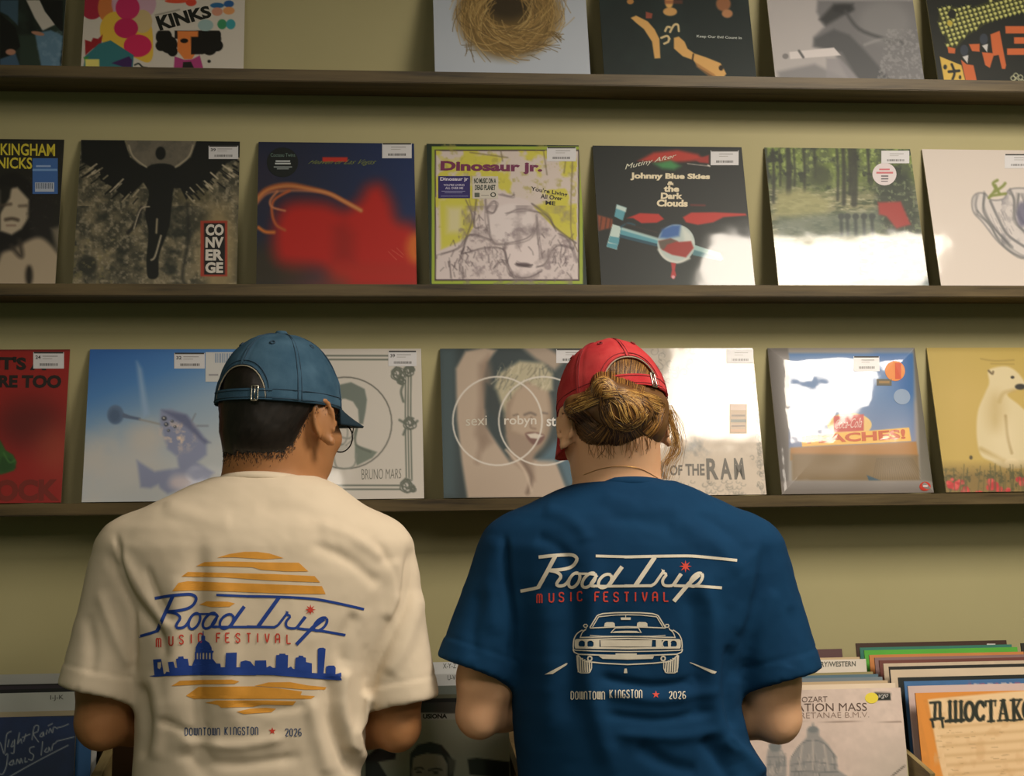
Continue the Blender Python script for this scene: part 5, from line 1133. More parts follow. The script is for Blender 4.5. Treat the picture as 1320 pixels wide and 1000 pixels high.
W2['folds'] = [([(650, 690), (652, 740), (660, 800), (658, 860)], 5, -.006), ([(640, 690), (632, 750), (640, 820)], 12, .003), ([(620, 760), (610, 810), (612, 850)], 9, -.003),
    ([(990, 690), (984, 740), (968, 800), (954, 850), (950, 880)], 10, -.003), ([(1000, 760), (985, 810), (975, 860)], 12, .003), ([(1020, 780), (1022, 830), (1015, 860)], 8, -.003), ([(972, 700), (966, 760), (950, 820)], 9, .003),
    ([(762, 700), (764, 790), (758, 860), (772, 930), (790, 1000)], 14, .006), ([(735, 740), (738, 830), (735, 930)], 13, -.005), ([(700, 760), (706, 850), (710, 960)], 16, .004), ([(905, 740), (918, 800), (918, 870), (926, 930), (950, 985)], 11, .006), ([(890, 760), (895, 850), (900, 930)], 12, -.004), ([(940, 830), (938, 890), (945, 940)], 8, -.005),
    ([(770, 872), (840, 884), (905, 876)], 6, -.004), ([(775, 890), (850, 902), (925, 890)], 7, .003), ([(780, 920), (850, 928), (920, 915)], 6, -.003), ([(790, 945), (870, 950), (930, 940)], 8, .003), ([(930, 950), (962, 975), (985, 1000)], 9, .006), ([(905, 950), (930, 985), (945, 1010)], 9, -.005), ([(820, 960), (860, 985), (900, 995)], 10, -.004),
    ([(690, 690), (720, 706), (740, 740)], 9, -.003), ([(700, 655), (740, 672), (760, 700)], 10, .003), ([(775, 640), (830, 652), (880, 655)], 9, .0025), ([(870, 670), (920, 700), (955, 740)], 12, .003), ([(900, 660), (945, 690), (970, 715)], 9, -.003), ([(780, 665), (830, 672), (870, 680)], 9, -.002)]

def fit_head(P, tgt):
    return P
def person(P, label, skm, shm, trm):
    org = np.array((P['hip'][0], P['hip'][1], 0.0))
    root = tag(empty('person', tuple(org)), label, 'person', 'people browsing at the record bins')
    V, Q = build_body(P); body = obj('body', V, Q, skm, root, org, None, True)
    bvh = BVHTree.FromPolygons(V.tolist(), Q.tolist())
    sV, sQ = build_shirt(P); shirt = obj('t_shirt', sV, sQ, shm, root, org, None, True)
    sb = BVHTree.FromPolygons(sV.tolist(), sQ.tolist())
    trousers(P, root, org)
    return root, org, bvh, shirt, sb
cream_m = cloth('cream_cotton', (220, 204, 180), (228, 212, 188)); blue_m = cloth('blue_cotton', (16, 52, 84), (20, 60, 94))
skinM = skin('tan_skin', (168, 116, 74), (178, 126, 82)); skinW = skin('fair_skin', (224, 172, 132), (230, 182, 142))
manR, manO, manB, manS, manSB = person(M_, 'person in a cream t-shirt and blue cap browsing records, seen from behind', skinM, cream_m, jean_m)
womR, womO, womB, womS, womSB = person(W2, 'person in a blue t-shirt and red cap with tied-up hair, seen from behind', skinW, blue_m, jean_m)
manS['label'] = 'cream t-shirt with a sun and skyline print'; womS['label'] = 'blue t-shirt with a white car print'
collar(M_, manS, manO, cream_m, dict(c=A2(342, 619, -.672), ax=.0775, ay=.0785, tilt=.03, h=.013, side=-.003))
collar(W2, womS, womO, blue_m, dict(c=A2(808, 626, -.678), ax=.0705, ay=.0785, tilt=.03, h=.014, side=-.001))
glasses(M_, manR, manO)

# caps
denim_m = cloth('washed_blue_twill', (50, 80, 102), (72, 102, 124), .85, 22, 700, .25); dth = plain('blue_thread', (40, 64, 84), .8)
redc_m = cloth('washed_red_twill', (186, 50, 56), (208, 78, 78), .85, 22, 700, .25); rth = plain('dark_red_thread', (132, 38, 44), .8); pale_thread = plain('pale_thread', (170, 160, 140), .8); visor_dark = cloth('visor_twill', (30, 46, 58), (42, 60, 72), .8, 22, 700)
cap_build(M_, manR, manO, denim_m, dth, dict(a=.0945, b=.1115, c=.118, zr=.000, f0=.52, em=.50, se=.165, bk=(math.pi-.40, math.pi-.30), bl=.086, vm=visor_dark, bd=.016, bc=1.7, edge=pale_thread), 'faded blue cap with a strap and buckle at the back')
cap_build(W2, womR, womO, redc_m, rth, dict(a=.0885, b=.105, c=.112, zr=.006, f0=.56, em=.50, se=.19, bk=(math.pi-.46, math.pi-.36), bl=.072, edge=pale_thread, bd=.03), 'faded red cap with hair tied below its strap')

# hair
def interp_deg(tab): 
    xs, ys = zip(*tab); return lambda d, ph: float(np.interp(d, xs, ys))
zm = interp_deg([(0, -.080), (45, -.078), (60, -.062), (72, -.03), (80, .0), (97, .004), (102, -.03), (112, -.034), (118, .0), (180, .03)])
V, Fc = hair_shell(M_, manB, zm, .066, .0065)
mb = MB(); mb.add(V, Fc); rj = random.Random(5); H, R = M_['head'], M_['R']
for i in range(1500):                                  # short cropped hair fading out at the nape and beside the ears
    d = rj.uniform(-112, 112); ph = math.pi+math.radians(d); z = zm(abs(d), ph)+.009-abs(rj.gauss(0, .008))
    c = H+R@(np.array((0, -.008, z))*1.04); dr = R@np.array((math.sin(ph), math.cos(ph), 0)); h = manB.ray_cast(Vector(c), Vector(dr), .2)
    if h[0] is None: continue
    p0 = np.array(h[0])-dr*.001; p1 = p0+dr*.0012+R@np.array((rj.gauss(0, .001), 0, -rj.uniform(.002, .0055))); mb.tube([p0, (p0+p1)/2+dr*.0008, p1], [.0004, .0003, .0002], 4, cap=False)
cs = np.array([lin((30, 24, 20))*rj.uniform(.6, 1.3) for _ in mb.V])
o = obj('hair', mb.V, mb.F, hair_m, manR, manO, None, True, cols=cs); o['label'] = 'short black hair'

F = Field(W2['head']-np.array((.13, .18, .16)), W2['head']+np.array((.13, .13, .13)), .0042)
H, R, q = W2['head'], W2['R'], W2['hs']
F.ell(H+R@(np.array((0, -.008, .012))*q), np.array((.083, .099, .104))*q, .01, R=R)
F.ell(H+R@(np.array((0, -.045, -.035))*q), np.array((.072, .060, .052))*q, .02, R=R)
F.ell(A2(806, 530, -.775), (.045, .030, .030), .012); F.ell(A2(778, 500, -.785), (.020, .018, .019), .010); F.cap(A2(742, 524, -.735), A2(800, 512, -.785), .020, .018, .015); F.cap(A2(800, 512, -.785), A2(850, 522, -.725), .016, .014, .015); F.cap(A2(800, 548, -.765), A2(798, 566, -.742), .022, .010, .02); F.ell(A2(838, 545, -.735), (.020, .024, .026), .012)
# cut the face free and follow the hairline
g = np.meshgrid(*F.ax, indexing='ij'); Pl = np.einsum('ji,jxyz->ixyz', R, np.stack([g[i]-H[i] for i in range(3)]))
fc = np.maximum(Pl[1]-(.030-.25*Pl[2]), -.30); ins = np.maximum(fc, Pl[2]-.03); F.f = np.maximum(F.f, -np.maximum(-fc, Pl[2]-.055).astype(np.float32)) if False else np.maximum(F.f, np.minimum(fc, .05-Pl[2]).astype(np.float32))
V, Q = F.mesh(); V = relax(V, Q, 2); hb = BVHTree.FromPolygons(V.tolist(), Q.tolist())
mb = MB(); mb.add(V, [tuple(f) for f in Q]); cols = [lin((104, 70, 36))]*len(V)
def lock(pts, n, jit, r, tones, lift=.0012, seed=0):
    n = int(n*2.2); r *= .62
    rr = random.Random(seed+len(mb.V))
    for _ in range(n):
        ox, oy = rr.gauss(0, jit), rr.gauss(0, jit); pp = [(x+ox+rr.gauss(0, jit*.35), y+oy+rr.gauss(0, jit*.35)) for x, y in pts]
        C = catmull(pp, 6); P3 = []
        for x, y in C:
            d = Vector(ray(x, y)).normalized(); h = hb.ray_cast(Vector(CAM), d)
            if h[0] is None: continue
            P3.append(np.array(h[0]-d*(lift+rr.uniform(-.0006, .0012))))
        if len(P3) < 4: continue
        P3 = np.array(P3); 
        for _k in range(3): P3[1:-1] = (P3[:-2]+P3[1:-1]*2+P3[2:])/4
        rad = r*rr.uniform(.6, 1.2)*np.sin(np.linspace(.35, 2.95, len(P3)))**.6; b0 = len(mb.V); mb.tube(P3, rad, 5); t = lin(rr.choice(tones))*rr.uniform(.8, 1.2); cols.extend([np.minimum(t, 1)]*(len(mb.V)-b0))
DK, MD, GD, LG = (66, 42, 22), (112, 76, 38), (168, 122, 60), (206, 164, 92)
for x in range(758, 842, 2): lock([(x, 452), (x+(795-x)*.06, 470), (x+(790-x)*.15, 488), (x+(785-x)*.25, 512)], 5, 1.5, .0010, (MD, GD, MD, DK), seed=x)
lock([(728, 530), (748, 522), (772, 512), (795, 508), (825, 514), (852, 526)], 34, 3.0, .0017, (MD, GD, DK, LG)); lock([(745, 516), (765, 508), (790, 506), (815, 506), (848, 516)], 26, 2.5, .0016, (GD, LG, MD))
lock([(762, 512), (764, 496), (776, 488), (788, 494), (793, 506), (786, 514)], 26, 2.2, .0017, (GD, MD, LG, DK)); lock([(770, 510), (772, 500), (780, 496), (788, 504)], 16, 2.0, .0015, (GD, LG, MD))
lock([(782, 520), (785, 535), (792, 548), (806, 552), (820, 546), (832, 530)], 24, 3.0, .0018, (MD, GD, DK, LG)); lock([(790, 514), (800, 522), (806, 536), (812, 548)], 22, 3.5, .0017, (GD, LG, MD, DK)); lock([(806, 512), (818, 518), (826, 532), (822, 548)], 22, 3.5, .0017, (GD, LG, MD)); lock([(826, 514), (840, 524), (846, 540), (838, 556)], 22, 3.0, .0016, (MD, GD, DK)); lock([(776, 514), (778, 530), (786, 546), (792, 558)], 18, 3.0, .0017, (DK, MD, DK, GD))
lock([(740, 528), (752, 538), (765, 550), (782, 562)], 30, 4.0, .0015, (DK, DK, MD)); lock([(734, 534), (744, 548), (758, 560), (775, 572)], 26, 4.0, .0013, (DK, MD)); lock([(850, 528), (846, 545), (836, 560), (820, 572)], 22, 3.0, .0014, (DK, MD, GD)); lock([(800, 552), (798, 562), (795, 576)], 20, 5.0, .0012, (DK, MD, GD))
for x in range(746, 842, 5): lock([(x, 574-abs(x-795)*.12), (x+(797-x)*.25, 562), (x+(800-x)*.5, 550)], 4, 2.0, .0012, (DK, MD, DK, GD), seed=x)
# fine hairs on the nape and the long loose strand beside the neck
def free(pts, n, jit, r, tones, y):
    rr = random.Random(len(mb.V))
    for _ in range(n):
        ox = rr.gauss(0, jit); P3 = [A2(px+ox*(.4+.6*i/len(pts))+rr.gauss(0, jit*.3), py, y+rr.gauss(0, .004)) for i, (px, py) in enumerate(pts)]; P3 = catmull(P3, 6); b0 = len(mb.V)
        mb.tube(P3, r*np.linspace(1, .35, len(P3)), 5); t = lin(rr.choice(tones)); cols.extend([t]*(len(mb.V)-b0))
free([(858, 522), (866, 545), (873, 565), (872, 582), (862, 598), (856, 618)], 44, 6.5, .00045, (GD, LG, MD), -.700); free([(861, 528), (868, 550), (868, 575), (858, 600)], 34, 7.0, .0004, (GD, LG), -.695)
for x, y in ((795, 566), (780, 570), (812, 566), (826, 562), (838, 556), (768, 566)):
    for k in range(9):
        P0 = W2['head']; px = x+rj.gauss(0, 7); pts = [(px, y-2), (px+rj.gauss(0, 2), y+9), (px+rj.gauss(0, 3), y+rj.uniform(15, 26))]; P3 = []
        for pq in pts:
            d = Vector(ray(*pq)).normalized(); h = womB.ray_cast(Vector(CAM), d)
            if h[0] is not None: P3.append(np.array(h[0]-d*.001))
        if len(P3) == 3: b0 = len(mb.V); mb.tube(catmull(P3, 3), np.linspace(.00035, .0002, 7), 4); cols.extend([lin(rj.choice((MD, (150, 108, 66), GD)))]*(len(mb.V)-b0))
o = obj('hair', mb.V, mb.F, hair_m, womR, womO, None, True, cols=np.array(cols)); o['label'] = 'long brown hair tied in a low bun'
# necklace lying on the nape
P3 = []
for pq in catmull([(752, 612), (775, 604), (800, 601), (825, 604), (848, 616)], 10):
    d = Vector(ray(*pq)).normalized(); h = womB.ray_cast(Vector(CAM), d)
    if h[0] is not None: P3.append(np.array(h[0]-d*.0008))
mb2 = MB(); mb2.tube(P3, .0004, 5); mb2.build('necklace', gold_m, womR, womO, True)['label'] = 'thin gold necklace'

# ---------------- prints on the shirts
inkW = plain('white_ink', (214, 206, 188), .7, .03, 200); inkR = plain('red_ink', (206, 62, 44), .7, .03, 200); inkB = plain('blue_ink', (24, 64, 150), .7, .04, 200); inkO = plain('orange_ink', (226, 158, 56), .7, .06, 60); inkD = plain('navy_ink', (26, 66, 112), .7, .04, 120)
def a1(pts): return [(665+x/8.8, 705+y/8.8) for x, y in pts]
def a2(pts): return [(805+x/8.8, 705+y/8.8) for x, y in pts]
def ell(cx, cy, rx, ry, rot, a0=0, a1_=2*math.pi, n=22):
    c, s_ = math.cos(rot), math.sin(rot); return [(cx+rx*math.cos(t)*c-ry*math.sin(t)*s_, cy+rx*math.cos(t)*s_+ry*math.sin(t)*c) for t in np.linspace(a0, a1_, n)]
logo = []
def S1(pts, w_=36, sm=True): logo.append((a1(catmull(pts, 8) if sm and len(pts) > 2 else pts), w_/8.8))
def S2(pts, w_=36, sm=True): logo.append((a2(catmull(pts, 8) if sm and len(pts) > 2 else pts), w_/8.8))
S1([(258, 114), (420, 96), (560, 88), (640, 90), (685, 115), (690, 150), (655, 205), (590, 240), (480, 258), (375, 262)], 38)
S1([(450, 96), (350, 285), (252, 462)], 46, False); S1([(262, 456), (190, 474), (52, 500)], 36, False)
S1([(375, 264), (450, 280), (500, 310), (508, 345), (480, 385), (462, 420), (480, 440), (540, 436), (585, 400), (615, 350)], 36)
S1(ell(662, 375, 92, 52, -1.05), 34); S1(ell(828, 375, 100, 54, -.85), 34); S1([(660, 300), (740, 302), (830, 304), (920, 318)], 26)
S1([(920, 318), (855, 410), (850, 438), (900, 442)], 34); S1(ell(1012, 385, 92, 58, -.8), 34); S1([(1205, 222), (1130, 325), (1050, 440)], 46, False); S1([(850, 440), (1000, 444), (1320, 442)], 30, False)
S1([(906, 100), (1320, 112)], 30, False); S2([(0, 112), (350, 104), (620, 100), (780, 102), (1000, 122), (1278, 150)], 32)
S2([(345, 112), (125, 436)], 50, False); S2([(0, 440), (120, 440), (310, 438)], 32, False); S2([(300, 440), (345, 415), (438, 282), (440, 258)], 32, False); S2([(438, 258), (436, 262)], 48, False)
S2([(432, 290), (475, 310), (440, 360), (432, 400), (450, 432), (510, 440), (560, 420), (648, 305)], 32); S2([(640, 305), (560, 425)], 40, False); S2([(560, 436), (640, 440), (720, 440)], 32, False)
S2([(850, 310), (730, 415), (560, 615)], 46, False); S2(ell(815, 370, 92, 50, -.85), 34); S2([(720, 440), (860, 444), (1105, 462)], 32, False)
MUS = [(248+665*0, 0)]
def logo_letters():
    xs = [(240, 532), (378, 522), (492, 516), (600, 512), (700, 506), None, (898, 512), (998, 512), (1112, 515), (1232, 515)]
    out = []
    for ch, q in zip('MUSIC FEST', xs):
        if q: out.append((ch, 665+q[0]/8.8, 705+q[1]/8.8))
    for ch, q in zip('IVAL', [(100, 512), (205, 512), (322, 512), (448, 512)]): out.append((ch, 805+q[0]/8.8, 705+q[1]/8.8))
    return out
ML = logo_letters()
starW = (805+692/8.8, 705+218/8.8)
W = womS
SW = [('s', p_, w_) for p_, w_ in logo]
def cr(pts): return [(695+x/5.739, 780+y/5.739) for x, y in pts]
car = []
def cs_(pts, w_=9, sm=False, mir=False):
    q = catmull(pts, 6) if sm and len(pts) > 2 else pts
    car.append(('s', cr(q), w_/5.739))
    if mir: car.append(('s', cr([(1310-x, y) for x, y in q]), w_/5.739))
def cf(pts, mir=False):
    car.append(('f', cr(pts), 0))
    if mir: car.append(('f', cr([(1310-x, y) for x, y in pts]), 0))
cs_([(375, 165), (430, 75), (470, 62), (560, 55), (655, 54), (750, 55), (840, 62), (880, 75), (935, 165)], 9); cs_([(395, 160), (440, 85), (560, 72), (655, 70), (750, 72), (870, 85), (915, 160)], 7)
cs_([(375, 168), (530, 162), (655, 158), (780, 162), (935, 168)], 8); cf([(603, 90), (678, 90), (676, 108), (606, 108)]); cs_([(640, 72), (640, 92)], 5)
cf([(480, 158), (486, 132), (500, 125), (545, 125), (558, 132), (562, 158)]); cf([(722, 156), (726, 130), (740, 123), (788, 125), (800, 134), (803, 158)])
for cx in (343, 946): cs_(ell(cx, 152, 16, 12, 0), 8)
cs_([(350, 165), (345, 178), (320, 190)], 6, mir=True)
cs_([(320, 182), (280, 210), (258, 250), (252, 300), (254, 320)], 8, True, True); cs_([(345, 180), (320, 200), (305, 235)], 7, True, True)
cs_([(300, 238), (655, 230), (1010, 238)], 8); cs_([(375, 222), (470, 228), (655, 228), (840, 228), (935, 222)], 5); cf([(530, 204), (562, 166), (735, 166), (755, 204)][:0] or [(560, 192), (640, 188), (720, 190), (752, 204), (530, 204)]); cs_([(530, 204), (562, 168), (735, 166), (755, 204)], 7)
# front panel with lamps and grille left open
cf([(268, 252), (300, 244), (655, 238), (655, 252), (448, 254), (450, 300), (448, 306), (655, 312), (655, 326), (400, 322), (270, 318), (262, 290)][:0] or [(268, 250), (655, 240), (655, 250), (268, 262)], True); cf([(262, 304), (655, 312), (655, 326), (268, 320)], True); cf([(262, 258), (294, 256), (290, 306), (262, 306)], True); cf([(338, 256), (358, 256), (356, 308), (338, 308)], True); cf([(404, 254), (446, 254), (446, 310), (402, 308)], True)
cf([(452, 258), (836, 258), (832, 306), (456, 306)])
for cx in (316, 379): 
    for c_ in (cx, 1310-cx+(10 if cx > 350 else 0)): cs_(ell(c_, 286, 31, 30, 0), 9)
cs_([(250, 322), (262, 332), (400, 338), (655, 342), (910, 338), (1048, 332), (1062, 322)], 7); cs_([(252, 325), (256, 345), (290, 362), (440, 368), (655, 372), (870, 368), (1020, 362), (1056, 345), (1060, 325)], 9)
cf([(565, 356), (722, 356), (722, 372), (850, 376), (840, 396), (655, 402), (470, 396), (440, 376), (565, 372)])
for cx in (375, 918): cs_(ell(cx, 394, 16, 17, 0), 11)
cs_([(285, 366), (320, 405), (345, 415), (460, 428), (655, 438), (850, 428), (965, 415), (990, 405), (1026, 366)], 9)
for sg in (0, 1):
    for k in range(6):
        x = 285+k*17; q = [(x, 372+k*9), (x+6, 495)]
        cs_([(1310-a_, b_) for a_, b_ in q] if sg else q, 11)
cs_([(278, 370), (285, 470), (300, 500), (370, 500), (388, 470), (388, 425)], 7, False, True)
cf([(40, 512), (200, 428), (212, 430), (200, 444), (100, 508)]); cf([(1110, 422), (1125, 424), (1315, 492), (1300, 506), (1280, 504)]); cf([(632, 468), (648, 468), (653, 502), (626, 502)])
def word(s, x0, x1, y0, y1, cv):
    n = len(s); st = (x1-x0)/(n-1+.8); return letters(s, [(x0+i*st, y0+(y1-y0)*0) for i in range(n)], st*.60, cv, 1.25)
dt = word('DOWNTOWN', 695+236/5.739, 695+490/5.739, 780+638/5.739, 0, 10.2)+word('KINGSTON', 695+524/5.739, 695+766/5.739, 780+626/5.739, 0, 10.4)+word('2026', 695+962/5.739, 695+1090/5.739, 780+638/5.739, 0, 9.2)
ink(womSB, SW, womO, 'script_lettering', inkW, womS); ink(womSB, car, womO, 'car_print', inkW, womS)
ink(womSB, word('DOWNTOWN', 695+236/5.739, 695+490/5.739, 780+638/5.739, 0, 10.2)+word('KINGSTON', 695+524/5.739, 695+766/5.739, 780+626/5.739, 0, 10.4), womO, 'place_print', inkW, womS); ink(womSB, word('2026', 695+962/5.739, 695+1090/5.739, 780+638/5.739, 0, 9.2), womO, 'date_print', inkW, womS)
for nm_, mm in (('music_lettering', ML[:5]), ('festival_lettering', ML[5:])):
    red = []
    for ch, x, y in mm: red += letters(ch, [(x, y)], 5.6, 11.6, 1.8)
    ink(womSB, red, womO, nm_, inkR, womS)
ink(womSB, [('f', star(starW[0], starW[1], 8, 3.0, 8), 0)], womO, 'star_print', inkR, womS); ink(womSB, [('f', star(695+864/5.739, 780+660/5.739, 5, 2.0, 5), 0)], womO, 'star_print', inkR, womS)
# cream shirt: the same lettering in blue, bent to the other back
cw = np.array([(670.6, 762), (950, 722), (930.8, 757.5), (867.8, 774.6), (694.8, 718), (883.2, 729.5), (847.8, 717.6), (803.2, 730), (768, 716.5), (745, 720.5), (693, 764), (858, 773), (720, 757), (820, 755)])
cmn = np.array([(180, 815), (469.5, 785), (444, 818.5), (382, 829.5), (200.2, 772.4), (400, 785.6), (363.6, 769.6), (316.4, 781.4), (280, 766.5), (253.5, 771), (201.6, 830.5), (373.5, 828.5), (228, 806), (332, 808)])
def basis(p): 
    x, y = (p[:, 0]-810)/140, (p[:, 1]-745)/30; return np.stack([np.ones_like(x), x, y, x*x, x*y], 1)
cf_ = np.linalg.lstsq(basis(cw), cmn, rcond=None)[0]
def toM(p): q = basis(np.atleast_2d(np.array(p, float)))@cf_; return tuple(q[0])
SM = [('s', [toM(p) for p in p_], w_*.88) for p_, w_ in logo]
def b4(pts): return [(180+x/7.693, 755+y/7.693) for x, y in pts]
def b5(pts): return [(320+x/7.694, 755+y/7.694) for x, y in pts]
sky = []
def sf(pts): sky.append(('f', pts, 0))
sf(b4([(92, 894), (240, 872), (520, 868), (820, 868), (1154, 868), (1154, 886), (900, 884), (500, 884), (250, 894), (150, 902)])); sf(b5([(70, 866), (400, 864), (700, 872), (880, 880), (915, 900), (930, 935), (900, 936), (700, 922), (500, 905), (250, 885), (70, 882)]))
sf(b4([(132, 730), (212, 724), (216, 750), (176, 756), (178, 815), (200, 826), (214, 800), (212, 745), (218, 745), (240, 875), (146, 885)])); sf(b4([(280, 755), (335, 750), (352, 812), (372, 812), (360, 725), (382, 718), (382, 702), (434, 698), (438, 722), (478, 722), (490, 790), (520, 792), (520, 870), (250, 876), (265, 850), (296, 855)]))
sf(b4([(545, 726), (728, 726), (760, 768), (800, 770), (806, 806), (848, 806), (856, 664), (964, 660), (960, 806), (1000, 806), (1000, 752), (1050, 738), (1100, 750), (1130, 790), (1154, 800), (1154, 872), (515, 872), (520, 790)]))
sf(b4([(552, 662), (556, 610), (580, 560), (610, 540), (610, 500), (622, 490), (626, 445), (634, 445), (636, 490), (650, 500), (650, 538), (690, 565), (714, 612), (716, 640), (735, 645), (730, 662)]))
for x in (548, 580, 606, 640, 670, 704): sf(b4([(x, 655), (x+18, 655), (x+18, 730), (x, 730)]))
sf(b5([(0, 770), (40, 790), (66, 806), (66, 740), (178, 738), (182, 808), (215, 792), (245, 812), (272, 812), (276, 686), (308, 684), (308, 672), (368, 672), (370, 684), (396, 686), (392, 815), (425, 798), (445, 822), (462, 825), (470, 712), (500, 706), (502, 690), (545, 694), (548, 706), (572, 712), (574, 755), (632, 768), (632, 862), (688, 866), (690, 625), (705, 615), (745, 612), (768, 625), (748, 866), (770, 868), (772, 800), (800, 790), (852, 790), (868, 812), (865, 876), (922, 858), (925, 900), (400, 886), (0, 872)]))
dtm = word('DOWNTOWN', 238.5, 284.3, 938, 0, 9.5)+word('KINGSTON', 290, 333.5, 937, 0, 10)+word('2026', 368, 389.5, 939, 0, 9.5)
ink(manSB, SM, manO, 'blue_lettering', inkB, manS); ink(manSB, sky, manO, 'skyline_print', inkB, manS, .0013); ink(manSB, dtm[:-4], manO, 'place_print', inkD, manS); ink(manSB, dtm[-4:], manO, 'date_print', inkD, manS)
for nm_, mm in (('music_lettering', ML[:5]), ('festival_lettering', ML[5:])):
    red = []
    for ch, x, y in mm: q = toM((x, y)); red += letters(ch, [(0, 0)], 5.0, 11.5, 1.7, lambda p, q=q: (q[0]+p[0], q[1]+p[1]))
    ink(manSB, red, manO, nm_, inkR, manS, .0014)
ink(manSB, [('f', star(400.2, 785.6, 7.2, 2.7, 8), 0)], manO, 'star_print', inkR, manS, .0014); ink(manSB, [('f', star(351, 942, 5, 2, 5), 0)], manO, 'star_print', inkR, manS)
def c7(pts): return [(180+x/3.703, 690+y/3.703) for x, y in pts]
def c6(pts): return [(220+x/5.077, 860+y/5.077) for x, y in pts]
sun = []; sun2 = []
for pts in ([(370, 106), (430, 88), (500, 78), (560, 78), (620, 86), (688, 108), (600, 114), (450, 104)], [(270, 146), (310, 127), (420, 124), (600, 128), (760, 130), (806, 172), (700, 172), (580, 164), (540, 152), (400, 148)], [(200, 196), (230, 174), (400, 178), (640, 184), (835, 194), (862, 224), (640, 216), (400, 200)], [(155, 266), (185, 226), (230, 218), (500, 228), (870, 242), (888, 280), (700, 278), (450, 268), (260, 262)], [(285, 330), (320, 314), (420, 316), (455, 324), (430, 340), (340, 342)]): sun.append(('f', c7(pts), 0))
for pts in ([(5, 122), (60, 88), (200, 82), (400, 80), (450, 92), (420, 108), (200, 112), (80, 118)], [(545, 122), (640, 98), (780, 96), (900, 118), (1020, 130), (1010, 146), (880, 146), (700, 130)], [(100, 186), (180, 128), (540, 124), (700, 136), (860, 158), (850, 182), (945, 188), (920, 206), (700, 206), (400, 206), (150, 206)], [(225, 232), (300, 216), (640, 216), (822, 222), (800, 248), (600, 244), (540, 258), (330, 264), (310, 246)], [(432, 290), (520, 270), (620, 264), (690, 270), (660, 294), (480, 306)]): sun2.append(('f', c6(pts), 0))
ink(manSB, sun, manO, 'sun_print', inkO, manS, .0006); ink(manSB, sun2, manO, 'reflection_print', inkO, manS, .0006)
# ------------------------------------------------------------------ the record bin under the shelves
BL_ = .20                                   # how far records in the bin lean back
binwood = wood('bin_wood', (96, 80, 48), (134, 116, 72), (154, 136, 92), 1, .6)
binback = wood('bin_panel_wood', (84, 68, 42), (112, 92, 58), (130, 110, 72), 0, .6)
def hor(px): return 647-(px-660)*.0117
def xz(px, py, Y): p_ = at_y(px, py, Y); return p_[0], p_[2]
YF = -.405                                  # top edge of the front records
X6 = xz(1180, 893, YF)[0]; X5 = xz(1159, 886, YF)[0]-.312; X4 = xz(672, 900, YF)[0]; X3 = xz(655, 904, YF)[0]-.312; X2 = X3-.368; X1 = xz(96, 921, YF)[0]-.312
PX = [X1-.018, (X1+.312+X2)/2+.004, (X2+.312+X3)/2, (X3+.312+X4)/2, (X4+.312+X5)/2, (X5+.312+X6)/2, X6+.325]
bx0, bx1 = PX[0]-.02, PX[-1]+.02
root = tag(empty('record_bin', ((bx0+bx1)/2, -.28, 0)), 'long low wooden record bin against the wall, divided into stacks of records', 'record bin'); bo = ((bx0+bx1)/2, -.28, 0)
mb = MB(); mb.box((bx0, -.52, .10), (bx1, -.015, .66), 0, .004); mb.build('cabinet', binback, root, bo)
mb = MB(); mb.box((bx0+.03, -.48, .0), (bx1-.03, -.04, .10), 0); mb.build('plinth', plain('dark_plinth', (40, 34, 28)), root, bo)
mb = MB(); mb.add([(bx0, -.52, .66), (bx1, -.52, .66), (bx1, -.015, .66), (bx0, -.015, .66), (bx0, -.52, .70), (bx1, -.52, .70), (bx1, -.015, .76), (bx0, -.015, .76)], [(0, 3, 2, 1), (4, 5, 6, 7), (0, 1, 5, 4), (1, 2, 6, 5), (2, 3, 7, 6), (3, 0, 4, 7)]); mb.build('bin_floor', binback, root, bo)
mb = MB(); mb.box((bx0, -.535, .66), (bx1, -.52, .955), 0, .003); mb.build('front_panel', binback, root, bo)
mb = MB(); mb.box((bx0, -.015, .76), (bx1, -.003, 1.02), 0, .003); mb.build('back_panel', binback, root, bo)
for i, x in enumerate(PX):
    t = .0045 if i != 1 else .009
    mb = MB(); mb.add([(x-t, -.52, .70), (x+t, -.52, .70), (x+t, -.02, .76), (x-t, -.02, .76), (x-t, -.52, .985), (x+t, -.52, .985), (x+t, -.02, 1.06), (x-t, -.02, 1.06)], [(0, 3, 2, 1), (4, 5, 6, 7), (0, 1, 5, 4), (1, 2, 6, 5), (2, 3, 7, 6), (3, 0, 4, 7)]); mb.build('partition', binwood, root, bo)

SB = .312
def bin_frame(xl, ytop, ztop, lean): return np.array([xl+SB/2, ytop-S*math.sin(lean), ztop-S*math.cos(lean)]), lean
def bin_rec(label, group, xl, ytop, pxr, py, bg, paint=None, k=(0, 0, 1), texts=(), stickers=(), n=None, mat=None, name='record_sleeve', cat='record', th=None, edge=None, gain=1.0, lean=BL_):
    z = at_y(pxr, py, ytop)[2]; rj = random.Random(label); n = n or 10
    fr = bin_frame(xl+rj.uniform(-.002, .002), ytop, z, lean)
    def pt_(c):
        c.mix(c.nz(9, rj.randint(0, 99), 3), np.asarray(bg)*.86, .6)
        if paint: paint(c)
    return sleeve2(name, label, cat, group, fr, pt_, bg, k, texts, stickers, mat or card_m, edge, n, gain)
def sleeve2(name, label, cat, group, fr, paint, bg, k, texts, stickers, mat, edge, n, gain):
    global sleeve_frame
    old = sleeve_frame; sleeve_frame = lambda row, x, lean=LEAN: fr
    try: return sleeve(name, label, cat, group, 0, 0, paint, bg, k, texts, stickers, mat, 0.0, edge, fr[1], n, gain)
    finally: sleeve_frame = old
